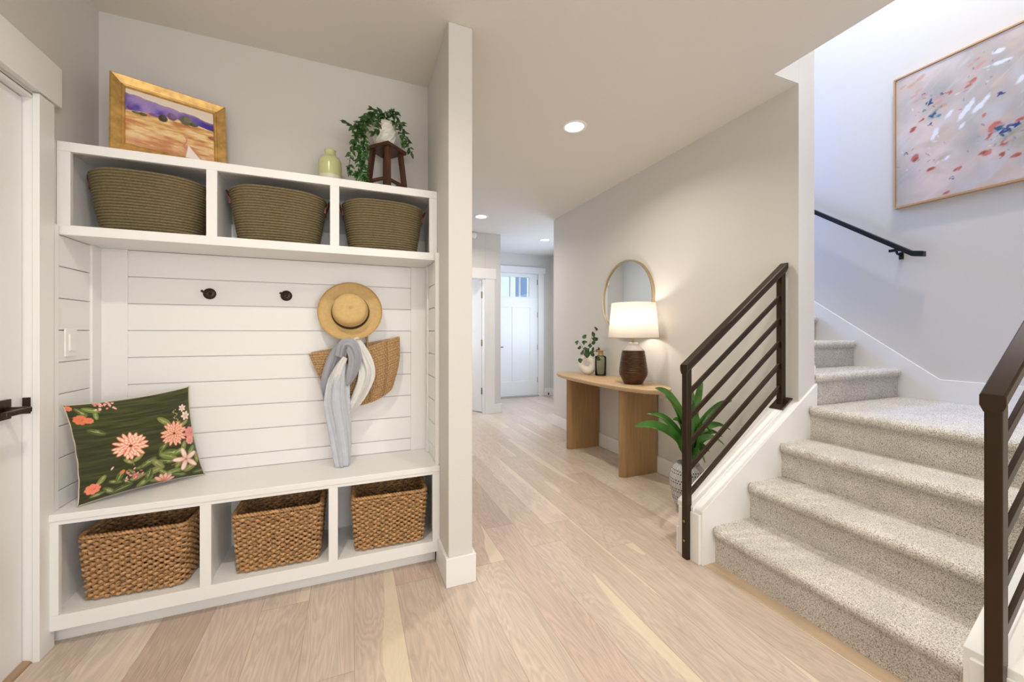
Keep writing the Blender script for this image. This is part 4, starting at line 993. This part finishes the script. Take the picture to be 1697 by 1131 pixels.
# table lamp
LX, LY = 2.285, 2.80
tl = thing('table_lamp', 'lit table lamp with brown ribbed base and white drum shade on the console', 'lamp', (LX, LY, TZ))
prof = [(0, 0), (.074, 0), (.080, .006), (.112, .066), (.119, .082), (.120, .10)]
z = .10
for k in range(13):
    t0 = k / 13; r = .120 - .026 * (t0 ** 1.2); prof += [(r + .002, z + .003), (r + .002, z + .010), (r - .004, z + .0125), (r - .004, z + .0135)]; z += .0145
prof += [(.096, z), (.090, z + .004)]
b = B(); b.lathe(prof, 64); obj('ribbed_body', b, LBROWN, tl, local=True)
zn = z + .004
b = B(); b.lathe([(.092, zn), (.082, zn + .012), (.055, zn + .036), (.042, zn + .052), (.040, zn + .064), (.034, zn + .068), (0, zn + .068)], 48); obj('neck', b, LGREY, tl, local=True)
b = B(); b.lathe([(.009, zn + .066), (.012, zn + .08), (.008, zn + .095), (.008, zn + .14), (0, zn + .14)], 20); obj('stem', b, BRASS, tl, local=True)
S0, S1 = 1.185 - TZ, 1.490 - TZ
b = B(); b.lathe([(.213, S0), (.186, S1), (.184, S1), (.211, S0), (.213, S0)], 72); obj('lamp_shade', b, SHADE, tl, local=True)
b = B(); b.tube([(.212 * math.cos(a), .212 * math.sin(a), S0 + .002) for a in [2 * math.pi * i / 60 for i in range(60)]], .002, 6, closed=True)
obj('shade_ring', b, BRASS, tl, local=True); b = B()
for a in (0, 2.094, 4.188): b.tube([(0, 0, S1 - .03), (.185 * math.cos(a), .185 * math.sin(a), S1 - .004)], .0015, 5)
obj('spider', b, BRASS, tl, local=True)
b = B(); b.lathe([(0, zn + .14), (.02, zn + .15), (.03, zn + .175), (.022, zn + .20), (0, zn + .21)], 20); obj('bulb', b, emis('warm_bulb', (1, .82, .6), 8), tl, local=True)
pl_ = bpy.data.lights.new('lamp_bulb_light', 'POINT'); pl_.energy = 6.0; pl_.color = (1.0, .90, .78); pl_.shadow_soft_size = .05
lo = bpy.data.objects.new('lamp_bulb_light', pl_); lo.location = (LX, LY, 1.36); COL.objects.link(lo)
b = B(); b.tube(catmull([(LX + .06, LY - .07, TZ + .003), (LX + .10, LY - .09, TZ + .012), (LX + .15, LY - .05, TZ + .004), (LX + .205, LY - .02, TZ + .003)], 6), .0022, 6); obj('cord', b, PLAST, tl)

# white ring vase with eucalyptus
rv = thing('ring_vase', 'white ceramic ring vase with eucalyptus sprigs on the console table', 'vase', (2.33, 3.60, TZ))
b = B(); P = []
rzv = R(-35)
for i in range(64):
    a = 2 * math.pi * i / 64
    ca, sa = math.cos(a), math.sin(a); wob = 1 + .05 * math.cos(2 * a + .6)
    cx, cz = .060 * ca * wob, .108 + .066 * sa * wob; rr = .033 + .010 * max(0, -sa) + .004 * ca
    ring = []
    for k in range(18):
        q = 2 * math.pi * k / 18; rad = rr * math.cos(q); yy = rr * .95 * math.sin(q)
        z = cz + rad * sa; x = cx + rad * ca
        ring.append((x, yy, max(z, 0.0)))
    P.append(ring)
b.grid(P, closed_u=True, closed_v=True)
o = obj('ring_body', b, CERW, rv, local=True); o.rotation_euler = (0, 0, rzv)
stm = B(); lf = B(); rs = random.Random(21); c0 = Vector((2.335, 3.60, TZ + .19))
EU = [(2.444, 3.6, 1.276), (2.413, 3.6, 1.211), (2.30, 3.58, 1.192), (2.444, 3.6, 1.158), (2.392, 3.58, 1.12), (2.347, 3.58, 1.102), (2.26, 3.56, 1.125), (2.179, 3.56, 1.136), (2.215, 3.56, 1.078), (2.252, 3.56, 1.033), (2.332, 3.58, 1.035), (2.392, 3.58, 1.062), (2.46, 3.6, 1.041), (2.21, 3.54, 0.947), (2.463, 3.58, 0.946), (2.379, 3.56, 1.0), (2.282, 3.56, 1.0), (2.33, 3.57, 1.0), (2.36, 3.55, 1.03), (2.30, 3.57, 1.06), (2.40, 3.59, 1.16)]
for sx in ((2.44, 3.60, 1.28), (2.19, 3.56, 1.14), (2.40, 3.58, 1.13), (2.47, 3.60, 1.03), (2.24, 3.56, 1.03)):
    stm.tube(catmull([c0 - Vector((0, 0, .05)), c0.lerp(Vector(sx), .45) + Vector((-.01, 0, .03)), Vector(sx)], 8), .0016, 5)
for e in EU:
    for q in range(2):
        d = Vector((rs.uniform(-1, 1), rs.uniform(-.6, .2), rs.uniform(-.2, 1)))
        p_ = Vector(e) + Vector((rs.uniform(-.02, .02), 0, rs.uniform(-.015, .015))) * q; L = rs.uniform(.044, .062)
        leaf(lf, p_ - d.normalized() * L * .5, d, (rs.uniform(-.5, .5), -1, rs.uniform(0, .6)), L, rs.uniform(.024, .042), .1, .15, 6, .6)
obj('stems', stm, STEM, rv); obj('eucalyptus_leaves', lf, LEAFE, rv)

# glass bottle
gb = thing('glass_bottle', 'smoked green glass bottle with gold neck beside the ring vase', 'bottle', (2.40, 3.455, TZ))
b = B(); b.lathe([(0, .002), (.052, .002), (.057, .008), (.058, .04), (.058, .185), (.054, .200), (.038, .208), (.027, .212), (.027, .214)], 48)
b.lathe([(.025, .212), (.036, .205), (.052, .197), (.055, .185), (.055, .012), (0, .008)], 48); obj('glass_body', b, SMOKE, gb, local=True)
b = B(); b.lathe([(.028, .210), (.027, .216), (.026, .252), (.030, .256), (.047, .258), (.047, .263), (.022, .263), (.022, .215)], 40); obj('gold_neck', b, mat('matte_gold', (.55, .36, .15), .35, .6), gb, local=True)

# ================================================================ FLOOR PLANT
fp = thing('potted_floor_plant', 'broad-leaved green plant in a patterned grey pot behind the railing post', 'potted plant', (2.145, 2.06, 0))
def pot_mat():
    m, t, p = nodes('patterned_pot_glaze'); N = t.nodes
    tc = N.new('ShaderNodeTexCoord'); sp = N.new('ShaderNodeSeparateXYZ'); link(t, tc.outputs['Object'], sp.inputs[0])
    at = N.new('ShaderNodeMath'); at.operation = 'ARCTAN2'; link(t, sp.outputs[1], at.inputs[0]); link(t, sp.outputs[0], at.inputs[1])
    cm = N.new('ShaderNodeCombineXYZ'); 
    a1 = N.new('ShaderNodeMath'); a1.operation = 'MULTIPLY'; a1.inputs[1].default_value = 6.0; link(t, at.outputs[0], a1.inputs[0])
    a2 = N.new('ShaderNodeMath'); a2.operation = 'MULTIPLY'; a2.inputs[1].default_value = 17.0; link(t, sp.outputs[2], a2.inputs[0])
    link(t, a2.outputs[0], cm.inputs[0]); link(t, a1.outputs[0], cm.inputs[1])
    br = N.new('ShaderNodeTexBrick'); br.inputs['Scale'].default_value = 1.0; br.inputs['Color1'].default_value = (.66, .65, .64, 1); br.inputs['Color2'].default_value = (.55, .54, .53, 1)
    br.inputs['Mortar'].default_value = (.05, .05, .06, 1); br.inputs['Mortar Size'].default_value = .07; br.inputs['Brick Width'].default_value = 1.0; br.inputs['Row Height'].default_value = .5; br.offset = .3
    link(t, cm.outputs[0], br.inputs['Vector']); link(t, br.outputs['Color'], p.inputs['Base Color']); p.inputs['Roughness'].default_value = .5; return m
b = B(); b.lathe([(0, 0), (.062, 0), (.070, .010), (.100, .09), (.118, .18), (.120, .235), (.108, .285), (.086, .315), (.074, .322), (.074, .335), (.068, .335), (.066, .31), (0, .30)], 56); obj('pot', b, pot_mat(), fp, local=True)
b = B(); b.lathe([(0, .312), (.067, .306)], 24); obj('soil', b, SOIL, fp, local=True)
lf = B(); sm_ = B()
tips = [((1.775, 1.97, .880), .11), ((1.640, 2.0, .645), .095), ((1.838, 2.08, .690), .05), ((2.00, 2.3, .64), .03), ((2.345, 2.12, .875), .085), ((2.17, 2.05, .840), .07), ((2.470, 1.98, .755), .07),
        ((2.425, 1.95, .555), .06), ((2.300, 1.90, .480), .06), ((1.90, 1.87, .50), .07), ((2.08, 1.86, .40), .07), ((1.95, 2.0, .66), .06), ((2.18, 2.02, .70), .09), ((2.24, 2.16, .77), .08), ((2.05, 2.18, .78), .07), ((2.30, 2.10, .62), .07), ((2.2, 1.9, .56), .06), ((2.36, 2.02, .66), .06), ((2.40, 2.0, .50), .05), ((2.10, 1.98, .78), .07), ((2.30, 2.02, .40), .06)]
rs = random.Random(31); base = Vector((2.145, 2.06, .30))
for k, (tp, wd) in enumerate(tips):
    tp = Vector(tp); d = tp - base; hor = Vector((d.x, d.y, 0)); mid = base + Vector((hor.x * .30, hor.y * .30, d.z * (.62 if d.z > .3 else .95))) + Vector((0, 0, .02))
    c = catmull([base + Vector((rs.uniform(-.02, .02), rs.uniform(-.02, .02), -.01)), base.lerp(mid, .5) + Vector((0, 0, .02)), mid, mid.lerp(tp, .55) + Vector((0, 0, .035)), tp], 5)
    n = len(c); P = []; side0 = None; rv_ = rs.uniform(-.4, .4)
    for i, p_ in enumerate(c):
        t = i / (n - 1); tn = (c[min(i + 1, n - 1)] - c[max(i - 1, 0)]).normalized()
        s = tn.cross(Vector((0.25 + rv_, -.8, .55))).normalized(); u = s.cross(tn)
        tt_ = max(0, (t - .12) / .88); w = .80 * wd * (math.sin(math.pi * tt_ ** .8) ** .95 if 0 < tt_ < 1 else 0) + .006
        if i == n - 1: w = .001
        P.append([tuple(p_ + s * (w * q) + u * (w * (.32 * abs(q) * 2 + .03 * math.sin(t * 16 + q * 5)))) for q in (-.5, -.25, 0, .25, .5)])
    lf.grid(P)
    sm_.tube([c[0], c[2], c[4]], .005, 6)
obj('leaves', lf, LEAFL, fp); obj('stalks', sm_, LEAFL, fp)
